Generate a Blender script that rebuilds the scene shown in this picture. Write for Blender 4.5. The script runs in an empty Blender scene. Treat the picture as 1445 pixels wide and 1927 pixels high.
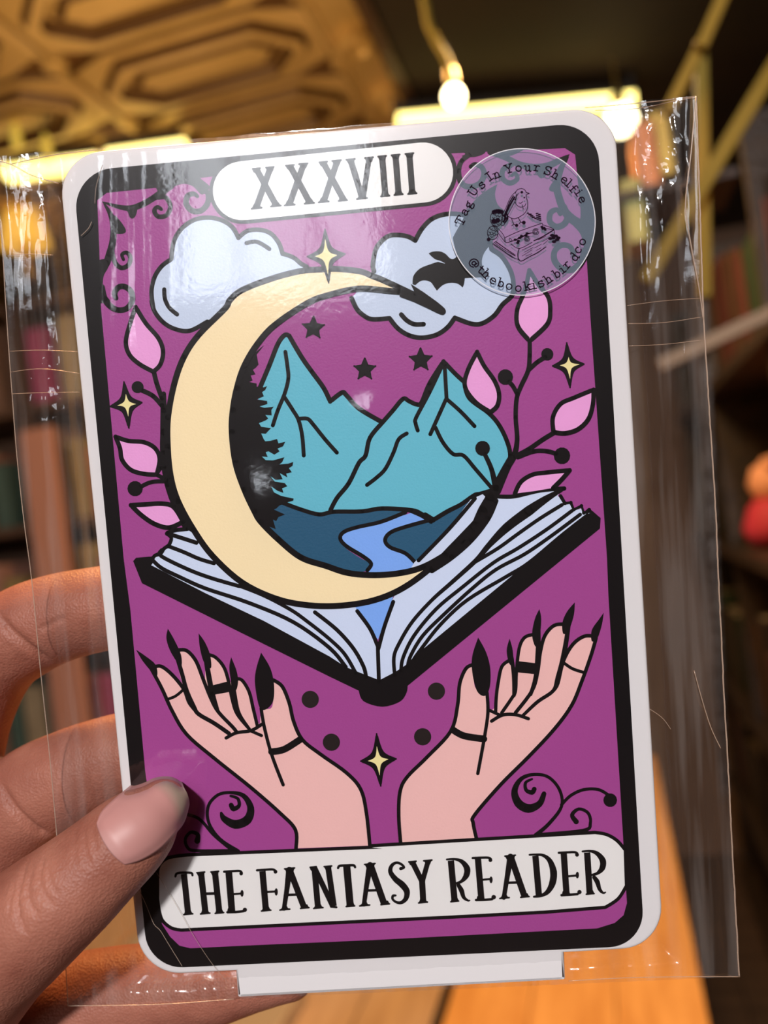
import bpy, bmesh, math, random
from mathutils import Vector, Matrix, noise
from mathutils.geometry import tessellate_polygon
from mathutils.bvhtree import BVHTree

# ------------------------------------------------------------------ camera, light, exposure
SC = bpy.context.scene
COL = SC.collection
FPX, CX, CY = 1600.0, 722.5, 963.5            # focal length in pixels of the 1445x1927 frame
EYE = Vector((0, 0, 1.45))
_a, _p, _r = map(math.radians, (14.4, 1.3, 7.5))
FW = Vector((-math.sin(_a) * math.cos(_p), math.cos(_a) * math.cos(_p), math.sin(_p)))
_r0 = Vector((math.cos(_a), math.sin(_a), 0)); _d0 = -_r0.cross(FW)
RT = math.cos(_r) * _r0 + math.sin(_r) * _d0
DN = -math.sin(_r) * _r0 + math.cos(_r) * _d0

cam = bpy.data.cameras.new('camera'); camo = bpy.data.objects.new('camera', cam); COL.objects.link(camo)
m = Matrix.Identity(4)
for i in range(3):
    m[i][0] = RT[i]; m[i][1] = -DN[i]; m[i][2] = -FW[i]; m[i][3] = EYE[i]
camo.matrix_world = m
cam.sensor_fit = 'HORIZONTAL'; cam.sensor_width = 36; cam.lens = FPX / 1445 * 36
cam.clip_start = 0.005; cam.clip_end = 50
CARD_Z = FPX / 11500.0                        # card distance in metres
cam.dof.use_dof = True; cam.dof.focus_distance = CARD_Z * 1.0
cam.dof.aperture_fstop = cam.lens / 2.5
cam.dof.aperture_blades = 0
SC.camera = camo

w = bpy.data.worlds.new('world'); SC.world = w; w.use_nodes = True
w.node_tree.nodes['Background'].inputs[0].default_value = (0.9, 0.75, 0.6, 1)
w.node_tree.nodes['Background'].inputs[1].default_value = 0.03
SC.view_settings.view_transform = 'Standard'; SC.view_settings.look = 'None'
SC.view_settings.exposure = 0.0; SC.view_settings.gamma = 1.0
try: SC.view_settings.use_curve_mapping = False
except Exception: pass

# ------------------------------------------------------------------ pixel rays and the card's own frame
def ray(px, py): return RT * ((px - CX) / FPX) + DN * ((py - CY) / FPX) + FW
def on_z(px, py, z):
    d = ray(px, py); return EYE + d * ((z - EYE.z) / d.z)
def on_y(px, py, y):
    d = ray(px, py); return EYE + d * ((y - EYE.y) / d.y)
def cw(x, y, z): return RT * x + DN * y + FW * z
_ex = cw(.9968, -.072, -.034).normalized()
_ey = cw(.0779, .9947, .0676); _ey = (_ey - _ex * _ex.dot(_ey)).normalized()
NRM = -_ex.cross(_ey)                          # towards the viewer
UP = -_ey
ORG = EYE + ray(700, 1010) * CARD_Z
CM = Matrix.Identity(4)
for i in range(3):
    CM[i][0] = _ex[i]; CM[i][1] = UP[i]; CM[i][2] = NRM[i]; CM[i][3] = ORG[i]
CMI = CM.inverted()
def L(px, py, w=0.0):
    """point of the plane w metres in front of the card face, in the card's local frame"""
    d = ray(px, py); o = ORG + NRM * w
    t = (o - EYE).dot(NRM) / d.dot(NRM)
    return CMI @ (EYE + d * t)
PXM = 1 / 11500.0

# ------------------------------------------------------------------ lamps
def area(name, loc, aim, size, power, col, shape='DISK', size_y=None):
    l = bpy.data.lights.new(name, 'AREA'); l.shape = shape; l.size = size
    if size_y: l.size_y = size_y
    l.energy = power; l.color = col
    o = bpy.data.objects.new(name, l); COL.objects.link(o); o.location = loc
    o.rotation_euler = (Vector(aim) - Vector(loc)).to_track_quat('-Z', 'Y').to_euler()
    return o
def mirror(px, py, dist):                      # where a glint at this pixel of the card face looks to
    d = ray(px, py).normalized(); o = ORG; return L_(px, py) + (d - 2*d.dot(NRM)*NRM)*dist
def L_(px, py):
    d = ray(px, py); return EYE + d * ((ORG - EYE).dot(NRM) / d.dot(NRM))
KEY = mirror(520, -40, 1.95)
area('counter_lamp_light', KEY, ORG, 0.13, 41, (1.0, 0.94, 0.92))      # lamp behind the viewer's shoulder
area('warm_fill_light', (-0.45, 1.35, 2.50), (-0.35, 1.1, 0.5), 0.5, 9, (1.0, 0.60, 0.26))        # unseen warm light added above, ahead of the hand
area('table_fill_light', (-0.10, 1.60, 2.30), (-0.1, 1.6, 0.7), 0.25, 16, (1.0, 0.66, 0.32))  # unseen light added to brighten the orange table
area('rim_fill_light', (-.42, .62, 2.42), ORG - Vector((.05, 0, 0)), 0.16, 17, (1.0, 0.46, 0.14))         # unseen light added for the orange rim on the fingers
area('ceiling_fill_light', (-0.75, 1.35, 1.95), (-0.75, 1.95, 2.55), 0.5, 3.8, (1.0, 0.68, 0.30))  # unseen uplight added in mid-air to brighten the tin ceiling

# ------------------------------------------------------------------ helpers
def mat(name, col=(.8, .8, .8), rough=.5, metal=0, emit=None, es=1, spec=.5, build=None, **kw):
    mt = bpy.data.materials.new(name); mt.use_nodes = True
    b = mt.node_tree.nodes['Principled BSDF']
    b.inputs['Base Color'].default_value = (*col, 1); b.inputs['Roughness'].default_value = rough
    b.inputs['Metallic'].default_value = metal; b.inputs['Specular IOR Level'].default_value = spec
    if emit: b.inputs['Emission Color'].default_value = (*emit, 1); b.inputs['Emission Strength'].default_value = es
    for k, v in kw.items(): b.inputs[k.replace('_', ' ')].default_value = v
    if build: build(mt.node_tree, b)
    return mt
def noise_col(c1, c2, scale=8, stretch=(1, 1, 1), detail=4, bump=0, bscale=None):
    def f(nt, b):
        N = nt.nodes; K = nt.links
        tc = N.new('ShaderNodeTexCoord'); mp = N.new('ShaderNodeMapping'); mp.inputs['Scale'].default_value = stretch
        nz = N.new('ShaderNodeTexNoise'); nz.inputs['Scale'].default_value = scale; nz.inputs['Detail'].default_value = detail
        rp = N.new('ShaderNodeValToRGB'); rp.color_ramp.elements[0].color = (*c1, 1); rp.color_ramp.elements[1].color = (*c2, 1)
        rp.color_ramp.elements[0].position = .3; rp.color_ramp.elements[1].position = .7
        K.new(tc.outputs['Object'], mp.inputs[0]); K.new(mp.outputs[0], nz.inputs['Vector'])
        K.new(nz.outputs['Fac'], rp.inputs[0]); K.new(rp.outputs[0], b.inputs['Base Color'])
        if bump:
            bp = N.new('ShaderNodeBump'); bp.inputs['Strength'].default_value = bump
            n2 = N.new('ShaderNodeTexNoise'); n2.inputs['Scale'].default_value = bscale or scale * 4
            bp.inputs['Distance'].default_value = 1.0 / (bscale or scale * 4)
            K.new(mp.outputs[0], n2.inputs['Vector']); K.new(n2.outputs['Fac'], bp.inputs['Height']); K.new(bp.outputs[0], b.inputs['Normal'])
    return f
def link(name, me, parent=None, mw=None):
    o = bpy.data.objects.new(name, me); COL.objects.link(o)
    if parent is not None: o.parent = parent
    elif mw is not None: o.matrix_world = mw
    return o
def thing(name, label, cat, loc=(0, 0, 0), group=None, mw=None, rotz=0):
    o = bpy.data.objects.new(name, None); COL.objects.link(o); o.empty_display_size = .02
    if mw is not None: o.matrix_world = mw
    else: o.location = loc; o.rotation_euler = (0, 0, rotz)
    o['label'] = label; o['category'] = cat
    if group: o['group'] = group
    return o
def tag(o, label, cat, group=None):
    o['label'] = label; o['category'] = cat
    if group: o['group'] = group
    return o
def mesh(name, vs, fs, mats, idx=None, smooth=False):
    me = bpy.data.meshes.new(name); me.from_pydata([tuple(v) for v in vs], [], fs)
    for mm in (mats if isinstance(mats, (list, tuple)) else [mats]): me.materials.append(mm)
    if idx: me.polygons.foreach_set('material_index', idx)
    if smooth: me.polygons.foreach_set('use_smooth', [True] * len(me.polygons))
    me.update(); return me
class MB:
    def __init__(s): s.v = []; s.f = []
    def add(s, vs, fs):
        b = len(s.v); s.v += [Vector(v) for v in vs]; s.f += [tuple(i + b for i in f) for f in fs]; return s
    def box(s, lo, hi, bev=0):
        (x0, y0, z0), (x1, y1, z1) = lo, hi
        if bev <= 0:
            return s.add([(x0,y0,z0),(x1,y0,z0),(x1,y1,z0),(x0,y1,z0),(x0,y0,z1),(x1,y0,z1),(x1,y1,z1),(x0,y1,z1)],
                         [(0,3,2,1),(4,5,6,7),(0,1,5,4),(1,2,6,5),(2,3,7,6),(3,0,4,7)])
        bm = bmesh.new(); bmesh.ops.create_cube(bm, size=1)
        for v in bm.verts: v.co = Vector(((x0+x1)/2 + v.co.x*(x1-x0), (y0+y1)/2 + v.co.y*(y1-y0), (z0+z1)/2 + v.co.z*(z1-z0)))
        bmesh.ops.bevel(bm, geom=bm.edges[:], offset=bev, segments=2, affect='EDGES', profile=.5)
        bm.verts.index_update(); s.add([v.co.copy() for v in bm.verts], [[v.index for v in f.verts] for f in bm.faces]); bm.free(); return s
    def bar(s, a, b, w, h=None, n=8, up=None):
        """round (h None) or rectangular bar from a to b"""
        a = Vector(a); b = Vector(b); d = (b - a).normalized()
        u = (Vector(up) if up else (Vector((0,0,1)) if abs(d.z) < .9 else Vector((1,0,0))))
        x = d.cross(u).normalized(); y = x.cross(d).normalized()
        if h is None: ring = [(math.cos(6.2832*i/n)*w/2, math.sin(6.2832*i/n)*w/2) for i in range(n)]
        else: ring = [(-w/2,-h/2),(w/2,-h/2),(w/2,h/2),(-w/2,h/2)]; n = 4
        vs = [a + x*p + y*q for p, q in ring] + [b + x*p + y*q for p, q in ring]
        fs = [(i, (i+1)%n, n+(i+1)%n, n+i) for i in range(n)] + [tuple(range(n))[::-1], tuple(range(n, 2*n))]
        return s.add(vs, fs)
    def tube(s, pts, rad, n=8):
        pts = [Vector(p) for p in pts]; R = rad if isinstance(rad, list) else [rad]*len(pts); rings = []
        for i, p in enumerate(pts):
            d = (pts[min(i+1, len(pts)-1)] - pts[max(i-1, 0)]).normalized()
            u = Vector((0,0,1)) if abs(d.z) < .95 else Vector((1,0,0)); x = d.cross(u).normalized(); y = x.cross(d)
            rings.append([p + (x*math.cos(6.2832*k/n) + y*math.sin(6.2832*k/n))*R[i] for k in range(n)])
        vs = [v for r in rings for v in r]
        fs = [(i*n+k, i*n+(k+1)%n, (i+1)*n+(k+1)%n, (i+1)*n+k) for i in range(len(pts)-1) for k in range(n)]
        fs += [tuple(range(n))[::-1], tuple((len(pts)-1)*n+k for k in range(n))]
        return s.add(vs, fs)
    def lathe(s, prof, c=(0,0,0), n=20):
        c = Vector(c); vs = []; m_ = len(prof)
        for r, z in prof: vs += [c + Vector((r*math.cos(6.2832*k/n), r*math.sin(6.2832*k/n), z)) for k in range(n)]
        fs = [(i*n+k, i*n+(k+1)%n, (i+1)*n+(k+1)%n, (i+1)*n+k) for i in range(m_-1) for k in range(n)]
        fs += [tuple(range(n))[::-1], tuple((m_-1)*n+k for k in range(n))]
        return s.add(vs, fs)
    def build(s, name, m_, parent=None, mw=None, smooth=False, bev=0):
        o = link(name, mesh(name, s.v, s.f, m_, smooth=smooth), parent, mw)
        if bev:
            b = o.modifiers.new('bevel', 'BEVEL'); b.width = bev; b.segments = 2; b.limit_method = 'ANGLE'
        return o
def structure(o): o['kind'] = 'structure'; return o
def cpy(src, parent=None, name=None):
    c = src.copy(); COL.objects.link(c)
    if parent is not None: c.parent = parent
    return c
random.seed(7)

# ------------------------------------------------------------------ the room
def wood(c1, c2, name, rough=.45, sc=3, st=(1, 8, 8)): return mat(name, c1, rough, build=noise_col(c1, c2, sc, st, 5, .15))
M_tin = mat('tin_ceiling', (.62, .42, .18), .42, metal=.25, build=noise_col((.55, .36, .13), (.78, .54, .25), 5, (1, 1, 1), 3))
M_tinshade = mat('tin_slope_shade', (.12, .06, .022), .45, metal=.3)  # shade of the moulded slopes, put into their colour
M_tinlow = mat('tin_ground', (.16, .075, .025), .5, metal=.3)
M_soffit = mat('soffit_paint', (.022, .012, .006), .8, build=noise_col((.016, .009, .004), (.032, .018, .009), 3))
M_darkwall = mat('dark_wall', (.03, .017, .012), .8, build=noise_col((.022, .012, .009), (.045, .026, .018), 2))
M_wall = mat('brown_wall', (.16, .09, .06), .8, build=noise_col((.12, .065, .04), (.2, .12, .08), 2))
M_floor = wood((.05, .03, .02), (.11, .065, .04), 'floor_boards')
M_walnut = wood((.06, .03, .018), (.10, .055, .03), 'walnut', st=(8, 1, 8))
M_orange = wood((.60, .26, .065), (.82, .42, .13), 'oiled_pine', .4, 4, (9, 1, 1))
M_pale = wood((.42, .26, .15), (.58, .38, .22), 'pale_wood', .5, 4, (9, 1, 1))
M_gold = mat('gold_slat', (.36, .22, .02), .6, spec=.1, build=noise_col((.22, .155, .02), (.31, .22, .04), 6))
M_brass = mat('brass', (.55, .38, .12), .3, metal=.9)
M_black = mat('black_metal', (.015, .012, .01), .4)
M_led = mat('led_strip', (1, .9, .5), .5, emit=(1.0, .80, .22), es=3.4)
M_bulb = mat('bulb_glass', (1, .9, .6), .3, emit=(1.0, .82, .45), es=12)
M_window = mat('overcast_daylight_pane', (.8, .85, 1), .3, emit=(.86, .92, 1.0), es=5.0)

Z_C = 2.55
X0, X1, Y0, Y1 = -2.7, 1.25, -2.55, 3.6
def slab(name, lo, hi, m_): return structure(MB().box(lo, hi).build(name, m_))
slab('wall_back', (X0, Y1, 0), (X1, Y1 + .1, Z_C), M_wall)
slab('wall_left', (X0 - .1, Y0, 0), (X0, Y1 + .1, Z_C), M_wall)
slab('wall_right', (X1, Y0, 0), (X1 + .1, Y1 + .1, Z_C), M_darkwall)
ceil = slab('ceiling', (X0, Y0, Z_C), (X1, Y1 + .1, Z_C + .1), M_tinlow)
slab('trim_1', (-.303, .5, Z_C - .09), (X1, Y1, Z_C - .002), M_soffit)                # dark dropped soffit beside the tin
structure(MB().bar((-.315, .5, Z_C - .07), (-.315, Y1, Z_C - .07), .028, .06).build('trim_2', M_walnut))
flo = structure(MB().box((X0, Y0, -.06), (X1, Y1, -.012)).build('floor', M_floor))
# floor boards
bme = mesh('floor_board', *(lambda b: (b.v, b.f))(MB().box((-.07, 0, -.012), (.07, 2.05, 0), .002)), M_floor)
k = 0
for i in range(int((X1 - X0) / .145)):
    for j in range(3):
        y = Y0 + j * 2.05
        o = link('floor_board', bme, flo); o.location = (X0 + .0725 + i * .145, y, 0)
# pressed tin panels: elongated octagonal mouldings, in rows
def octo(hx, hy, c): return [(-hx + c, -hy), (hx - c, -hy), (hx, -hy + c), (hx, hy - c), (hx - c, hy), (-hx + c, hy), (-hx, hy - c), (-hx, -hy + c)]
def tin_panel():
    b = MB(); W, H = .2835, .1425
    rings = []
    sq = [(-W + .1, -H), (W - .1, -H), (W, -H + .04), (W, H - .04), (W - .1, H), (-W + .1, H), (-W, H - .04), (-W, -H + .04)]
    for (pts, z) in [([(x*.985, y*.985) for x, y in sq], 0), ([(x * .95, y * .94) for x, y in sq], -.012), (octo(.245, .108, .085), -.012), (octo(.235, .098, .08), -.032),
                     (octo(.210, .078, .066), -.034), (octo(.195, .064, .056), -.008), (octo(.18, .052, .045), -.014), (octo(.16, .036, .034), -.022), (octo(.10, .012, .011), -.023)]:
        rings.append([(x, y, z) for x, y in pts])
    vs = [v for r in rings for v in r]; fs = []
    for i in range(len(rings) - 1):
        for q in range(8): fs.append((i*8+q, (i+1)*8+q, (i+1)*8+(q+1) % 8, i*8+(q+1) % 8))
    fs.append(tuple((len(rings)-1)*8 + q for q in range(8))[::-1])
    fs.append(tuple(range(8)))
    b.add(vs, fs)
    # small corner rosette
    b.lathe([(.03, 0), (.028, -.014), (.018, -.02), (.008, -.014)], (W, H, 0), 10)
    return b
tp = tin_panel(); tme = mesh('ceiling_panel', tp.v, tp.f, [M_tin, M_tinshade])
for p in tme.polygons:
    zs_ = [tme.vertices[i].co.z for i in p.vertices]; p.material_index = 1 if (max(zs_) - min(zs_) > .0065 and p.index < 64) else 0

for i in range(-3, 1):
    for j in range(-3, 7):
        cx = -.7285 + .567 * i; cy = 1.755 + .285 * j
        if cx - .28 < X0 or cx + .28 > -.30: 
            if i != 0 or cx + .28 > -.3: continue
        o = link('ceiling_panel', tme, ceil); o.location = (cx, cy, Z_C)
hb = MB().box((-.445, .9, Z_C - .016), (-.33, 3.55, Z_C))
for j in range(10): hb.lathe([(.05, 0), (.046, -.022), (.03, -.03), (.02, -.018)], (-.385, 1.0 + j * .27, Z_C - .014), 12)
o = hb.build('ceiling_moulding', M_tin, ceil)
sb = MB()
for i in range(-3, 1): sb.bar((-.7285 + .567*i + .2835, .9, Z_C - .014), (-.7285 + .567*i + .2835, 3.5, Z_C - .014), .016, .012)
sb.build('seam_batten', M_tin, ceil)
# front wall behind the viewer with its high shop window
wl = MB()
WX0, WX1, WZ0, WZ1 = -.12, .57, 1.78, 2.40
wl.box((X0, Y0 - .1, 0), (X1, Y0, WZ0)); wl.box((X0, Y0 - .1, WZ1), (X1, Y0, Z_C))
wl.box((X0, Y0 - .1, WZ0), (WX0, Y0, WZ1)); wl.box((WX1, Y0 - .1, WZ0), (X1, Y0, WZ1))
structure(wl.build('wall_front', M_darkwall))
win = structure(MB().box((WX0, Y0 - .06, WZ0), (WX1, Y0 - .05, WZ1)).build('window_1', M_window))
for i, x in enumerate((WX0, (WX0*2 + WX1)/3, (WX0 + WX1*2)/3, WX1)):
    MB().box((x - .015, Y0 - .05, WZ0), (x + .015, Y0 + .005, WZ1)).build('mullion', M_walnut, win)
MB().box((WX0 - .03, Y0 - .02, WZ0 - .04), (WX1 + .03, Y0 + .05, WZ0)).build('window_sill', M_walnut, win)

# ------------------------------------------------------------------ the printed card
def fr(x0, y0, s): return lambda *p: [(x0 + q[0] / s, y0 + q[1] / s) + tuple(q[2:]) for q in p]
A = fr(100, 200, 3.6125); B = fr(400, 200, 3.6125); Cc = fr(800, 200, 3.6125); D = fr(180, 550, 3.6125)
E = fr(440, 550, 3.6125); F = fr(800, 550, 3.6125); G = fr(220, 930, 3.6125); H = fr(580, 930, 2.4083)
I = fr(230, 1150, 2.89); J = fr(700, 1120, 2.89); K = fr(220, 1500, 2.89); M2 = fr(700, 1500, 2.4083)
N = fr(700, 400, 5.78); P = fr(840, 280, 5.1607); Q = fr(440, 660, 5.839); PX = fr(0, 0, 1)
R1 = fr(320, 1600, 4.8167); R2 = fr(580, 1590, 4.8167); R3 = fr(850, 1570, 4.8167); T = fr(460, 270, 4.25); U = fr(900, 330, 8.5)

def curve(pts, closed, n=6):
    """Catmull-Rom through the points; a third element 1 marks a sharp corner"""
    k = len(pts); out = []
    segs = k if closed else k - 1
    for i in range(segs):
        p1, p2 = pts[i], pts[(i+1) % k]
        p0 = pts[(i-1) % k] if (closed or i > 0) else p1
        p3 = pts[(i+2) % k] if (closed or i + 2 < k) else p2
        if len(p1) > 2 and p1[2]: p0 = p1
        if len(p2) > 2 and p2[2]: p3 = p2
        for j in range(n):
            t = j / n; t2 = t*t; t3 = t2*t
            out.append(tuple(.5 * (2*p1[a] + (p2[a]-p0[a])*t + (2*p0[a]-5*p1[a]+4*p2[a]-p3[a])*t2 + (3*p1[a]-p0[a]-3*p2[a]+p3[a])*t3) for a in (0, 1)))
    if not closed: out.append(tuple(pts[-1][:2]))
    return out

class Print:
    """flat print: filled outlines and pen strokes, each later one a few microns above the one before"""
    z = [0.00002]
    def __init__(s, w0=0.0): s.v = []; s.f = []; s.i = []; s.mats = []; s.w0 = w0
    def _m(s, m_):
        if m_ not in s.mats: s.mats.append(m_)
        return s.mats.index(m_)
    def _add(s, pts2, faces, m_, z):
        b = len(s.v); s.v += [L(x, y, s.w0 + z) for x, y in pts2]
        for f in faces:
            a, c, d = (s.v[b + q] for q in f[:3])
            if (c - a).cross(d - a).z < 0: f = tuple(reversed(f))
            s.f.append(tuple(q + b for q in f)); s.i.append(s._m(m_))
    def nz(s): Print.z[0] += 1.5e-6; return Print.z[0]
    def fill(s, pts, m_, smooth=True, n=6):
        p = curve(pts, True, n) if smooth else [q[:2] for q in pts]
        q = [p[0]]
        for a in p[1:]:
            if abs(a[0]-q[-1][0]) + abs(a[1]-q[-1][1]) > .05: q.append(a)
        if abs(q[0][0]-q[-1][0]) + abs(q[0][1]-q[-1][1]) < .05: q.pop()
        tris = tessellate_polygon([[Vector((x, y, 0)) for x, y in q]])
        s._add(q, [tuple(t) for t in tris], m_, s.nz()); return s
    def ring(s, po, pi, m_):
        z = s.nz(); n = len(po)
        s._add(list(po) + list(pi), [(i, (i+1) % n, n+(i+1) % n, n+i) for i in range(n)], m_, z)
    def stroke(s, pts, w, m_, smooth=True, closed=False, n=5, z=None, caps=True):
        ws = w if isinstance(w, list) else [w] * len(pts)
        if smooth:
            cp = curve(pts, closed, n); k = len(pts); cwid = []
            for i in range(k if closed else k-1):
                for j in range(n): cwid.append(ws[i] + (ws[(i+1) % k] - ws[i]) * j / n)
            if not closed: cwid.append(ws[-1])
        else: cp = [q[:2] for q in pts]; cwid = list(ws)
        z = z or s.nz(); m = len(cp); L_, R_ = [], []
        for i, p in enumerate(cp):
            a = cp[i-1] if (i or closed) else p; b = cp[(i+1) % m] if (i < m-1 or closed) else p
            dx, dy = b[0]-a[0], b[1]-a[1]; l = math.hypot(dx, dy) or 1; h = cwid[i]/2
            L_.append((p[0]-dy/l*h, p[1]+dx/l*h)); R_.append((p[0]+dy/l*h, p[1]-dx/l*h))
        s._add(L_ + R_, [(i, (i+1) % m, m+(i+1) % m, m+i) for i in range(m if closed else m-1)], m_, z)
        # round joints and ends
        if not caps: return s
        step = 1 if not smooth else n
        for i in range(0, m, step):
            s.disc(cp[i], cwid[i]/2, m_, z)
        if not closed: s.disc(cp[-1], cwid[-1]/2, m_, z)
        return s
    def disc(s, c, r, m_, z=None, ry=None, n=14):
        z = z or s.nz(); ry = ry or r
        s._add([(c[0]+r*math.cos(6.2832*k/n), c[1]+ry*math.sin(6.2832*k/n)) for k in range(n)], [tuple(range(n))], m_, z); return s
    def build(s, name, parent, label=None):
        o = link(name, mesh(name, s.v, s.f, s.mats, s.i), parent)
        if label: o['label'] = label
        return o

def srgb(r, g, b): return tuple(((c/255)/12.92 if c/255 <= .04045 else ((c/255+.055)/1.055)**2.4) for c in (r, g, b))
def ink(name, r, g, b, k=1.0, rough=.42):
    def bld(nt, bs):        # fine orange-peel relief of UV print
        Nn = nt.nodes; tc = Nn.new('ShaderNodeTexCoord'); nz = Nn.new('ShaderNodeTexNoise'); nz.inputs['Scale'].default_value = 2600
        bp = Nn.new('ShaderNodeBump'); bp.inputs['Strength'].default_value = .25; bp.inputs['Distance'].default_value = .00012
        nt.links.new(tc.outputs['Object'], nz.inputs['Vector']); nt.links.new(nz.outputs['Fac'], bp.inputs['Height']); nt.links.new(bp.outputs[0], bs.inputs['Normal'])
    return mat(name, tuple(min(1, c*k) for c in srgb(r, g, b)), rough, build=bld, spec=.25)
KI = 1.12
BLK = mat('ink_black', (.0045, .003, .004), .35, spec=.2)
PUR = ink('ink_purple', 156, 68, 141, KI); YEL = ink('ink_moon', 240, 222, 180, KI); STY = ink('ink_star', 232, 222, 160, KI)
CLD = ink('ink_cloud', 192, 207, 230, KI); TEAL = ink('ink_teal', 98, 182, 204, KI); NAVY = ink('ink_navy', 34, 84, 116, KI)
RIV = ink('ink_river', 122, 168, 240, KI); PAG = ink('ink_page', 200, 214, 240, KI); PNK = ink('ink_pink', 226, 158, 214, KI)
SKN = ink('ink_skin', 230, 184, 182, KI); WHT = mat('white_acrylic', (.80, .79, .81), .22, spec=.5, Subsurface_Weight=.0)
BAN = mat('ink_white', (.86, .86, .86), .3)

card = thing('acrylic_card', 'white acrylic card printed with a moon, open book and THE FANTASY READER', 'card', mw=CM)

def rounded(cs, rs, n=10):
    out = []; k = len(cs)
    for i, c in enumerate(cs):
        r = rs[i]; a = cs[i-1]; b = cs[(i+1) % k]
        if r <= 0: out.append(c); continue
        def tow(q):
            d = math.hypot(q[0]-c[0], q[1]-c[1]); return (c[0]+(q[0]-c[0])*r/d, c[1]+(q[1]-c[1])*r/d)
        p, q = tow(a), tow(b)
        for j in range(n+1):
            t = j/n; kk = .5523
            p1 = (p[0]+(c[0]-p[0])*kk, p[1]+(c[1]-p[1])*kk); q1 = (q[0]+(c[0]-q[0])*kk, q[1]+(c[1]-q[1])*kk)
            out.append(tuple((1-t)**3*p[a_]+3*(1-t)**2*t*p1[a_]+3*(1-t)*t*t*q1[a_]+t**3*q[a_] for a_ in (0, 1)))
    return out
OUT = rounded([(106.5, 290), (1157, 197), (1250.5, 1783.5), (1062, 1795), (1064, 1845), (447, 1878), (443, 1829), (264, 1838)],
              [82, 82, 78, 0, 2, 2, 0, 78])
TH = .0032
def plate():
    bm = bmesh.new(); front = [bm.verts.new(L(x, y, 0)) for x, y in OUT]
    back = [bm.verts.new(v.co + Vector((0, 0, -TH))) for v in front]; n = len(front)
    ff = bm.faces.new(front); bm.faces.new(back[::-1])
    for i in range(n): bm.faces.new((front[i], back[i], back[(i+1) % n], front[(i+1) % n]))
    bmesh.ops.recalc_face_normals(bm, faces=bm.faces[:])
    ed = [e for e in bm.edges if (e.verts[0].co.z > -1e-5 and e.verts[1].co.z > -1e-5)]
    bmesh.ops.bevel(bm, geom=ed, offset=.0006, segments=4, affect='EDGES', profile=.5)
    me = bpy.data.meshes.new('plate'); bm.to_mesh(me); bm.free(); me.materials.append(WHT)
    me.polygons.foreach_set('use_smooth', [abs(p.normal.z) < .98 for p in me.polygons])
    return link('plate', me, card)
plate()
Print().fill(rounded([(136.5, 323.5), (1123, 228), (1213, 1779.5), (279, 1823.5)], [74, 76, 66, 66]), BLK, False).build('printed_border', card, 'thick black printed border with rounded corners')
pr = Print()
pr.fill(PX((183,377),(201,363),(249.5,358),(299,353),(330,347),(377,335),(450,326),(620,311),(800,294),(850,288.6),(1063,279),(1082,291),(1088,350),(1096,430),(1104,490),(1111,600),(1142,1050))
        + J((1285,0),(1365,1320)) + M2((1145,330),(1155,480),(1140,535),(1100,570),(1020,595),(0,648)) + K((730,806),(400,822),(340,808),(290,760),(245,690)) + PX((300,1690),(290,1570)) + I((125,870),(45,0)) + PX((232.6,1050),(190,578),(187,470)), PUR, False)
pr.build('printed_background', card, 'purple printed ground of the card')

# corner scrollwork
ZB = Print.z[0]
s = Print()
s.fill(A((700,560,1),(730,600),(765,600),(805,557),(880,528),(950,545),(1010,600),(1060,560),(1060,540),(995,484),(960,440),(700,450,1)), BLK)
s.stroke(A((335,650),(430,680),(520,693),(600,670),(680,625),(750,575),(800,540)), [2,8,11,12,12,13,14], BLK)
s.stroke(A((715,620),(765,620),(797,680),(770,740),(715,750),(688,712),(708,685),(735,700)), [9,9,9,9,9,9,8,7], BLK)
s.stroke(A((960,500),(1020,545),(1055,610),(1045,670),(1000,712),(945,710),(905,665),(915,610),(955,595),(980,612)), [9,9,10,11,11,11,11,11,9,7], BLK)
s.fill(A((440,700,1),(500,712),(520,755),(545,762),(565,735),(575,680,1)), BLK)
s.stroke(A((345,660),(392,740),(408,830),(405,920),(385,1000),(360,1070),(325,1110)), [3,10,11,13,14,14,14], BLK)
s.fill(A((400,730,1),(440,760),(490,830),(487,862),(440,868),(400,860,1)), BLK)
s.stroke(A((400,960),(415,1050),(460,1098),(510,1080),(525,1030),(500,995),(468,1008),(478,1042)), [8,9,9,9,9,8,7,6], BLK)
s.fill(A((300,1050,1),(350,1040),(375,1090),(345,1150),(338,1215),(352,1275),(390,1330),(320,1340,1)), BLK)
s.stroke(A((330,1230),(350,1310),(390,1360),(440,1385),(500,1375),(538,1320),(530,1262),(490,1228),(445,1230),(418,1270),(428,1305)), [12,12,12,11,11,11,11,11,11,11,9], BLK)
s.build('printed_scroll', card)
s = Print()
s.fill(Cc((180,280,1),(270,320),(250,340),(330,345),(400,322),(420,280,1)), BLK)
s.stroke(Cc((310,325),(250,370),(227,440),(245,520),(300,548),(370,525),(400,465),(385,415),(340,395),(310,410)), [9,9,10,11,11,11,11,10,9,8], BLK)
s.fill(Cc((430,280,1),(425,322),(480,345),(530,345),(600,330),(700,280,1)), BLK)
s.stroke(Cc((480,325),(560,355),(640,395),(740,415),(830,405),(900,375),(978,330)), [10,11,12,13,13,12,2], BLK)
s.stroke(Cc((590,395),(530,430),(527,490),(575,522),(625,495),(612,455),(590,470)), [10,10,10,10,9,7,6], BLK)
s.fill(Cc((745,430,1),(765,470),(790,490),(820,470),(850,430,1)), BLK)
s.stroke(Cc((970,345),(920,430),(895,540),(910,620),(940,700),(990,760),(1050,800)), [4,12,14,14,15,17,18], BLK)
s.fill(Cc((890,480,1),(845,550),(850,575),(880,580),(910,560,1)), BLK)
s.stroke(Cc((945,680),(965,740),(950,795),(895,820),(848,785),(852,725),(895,703),(918,735)), [10,11,12,12,11,11,9,7], BLK)
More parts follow.
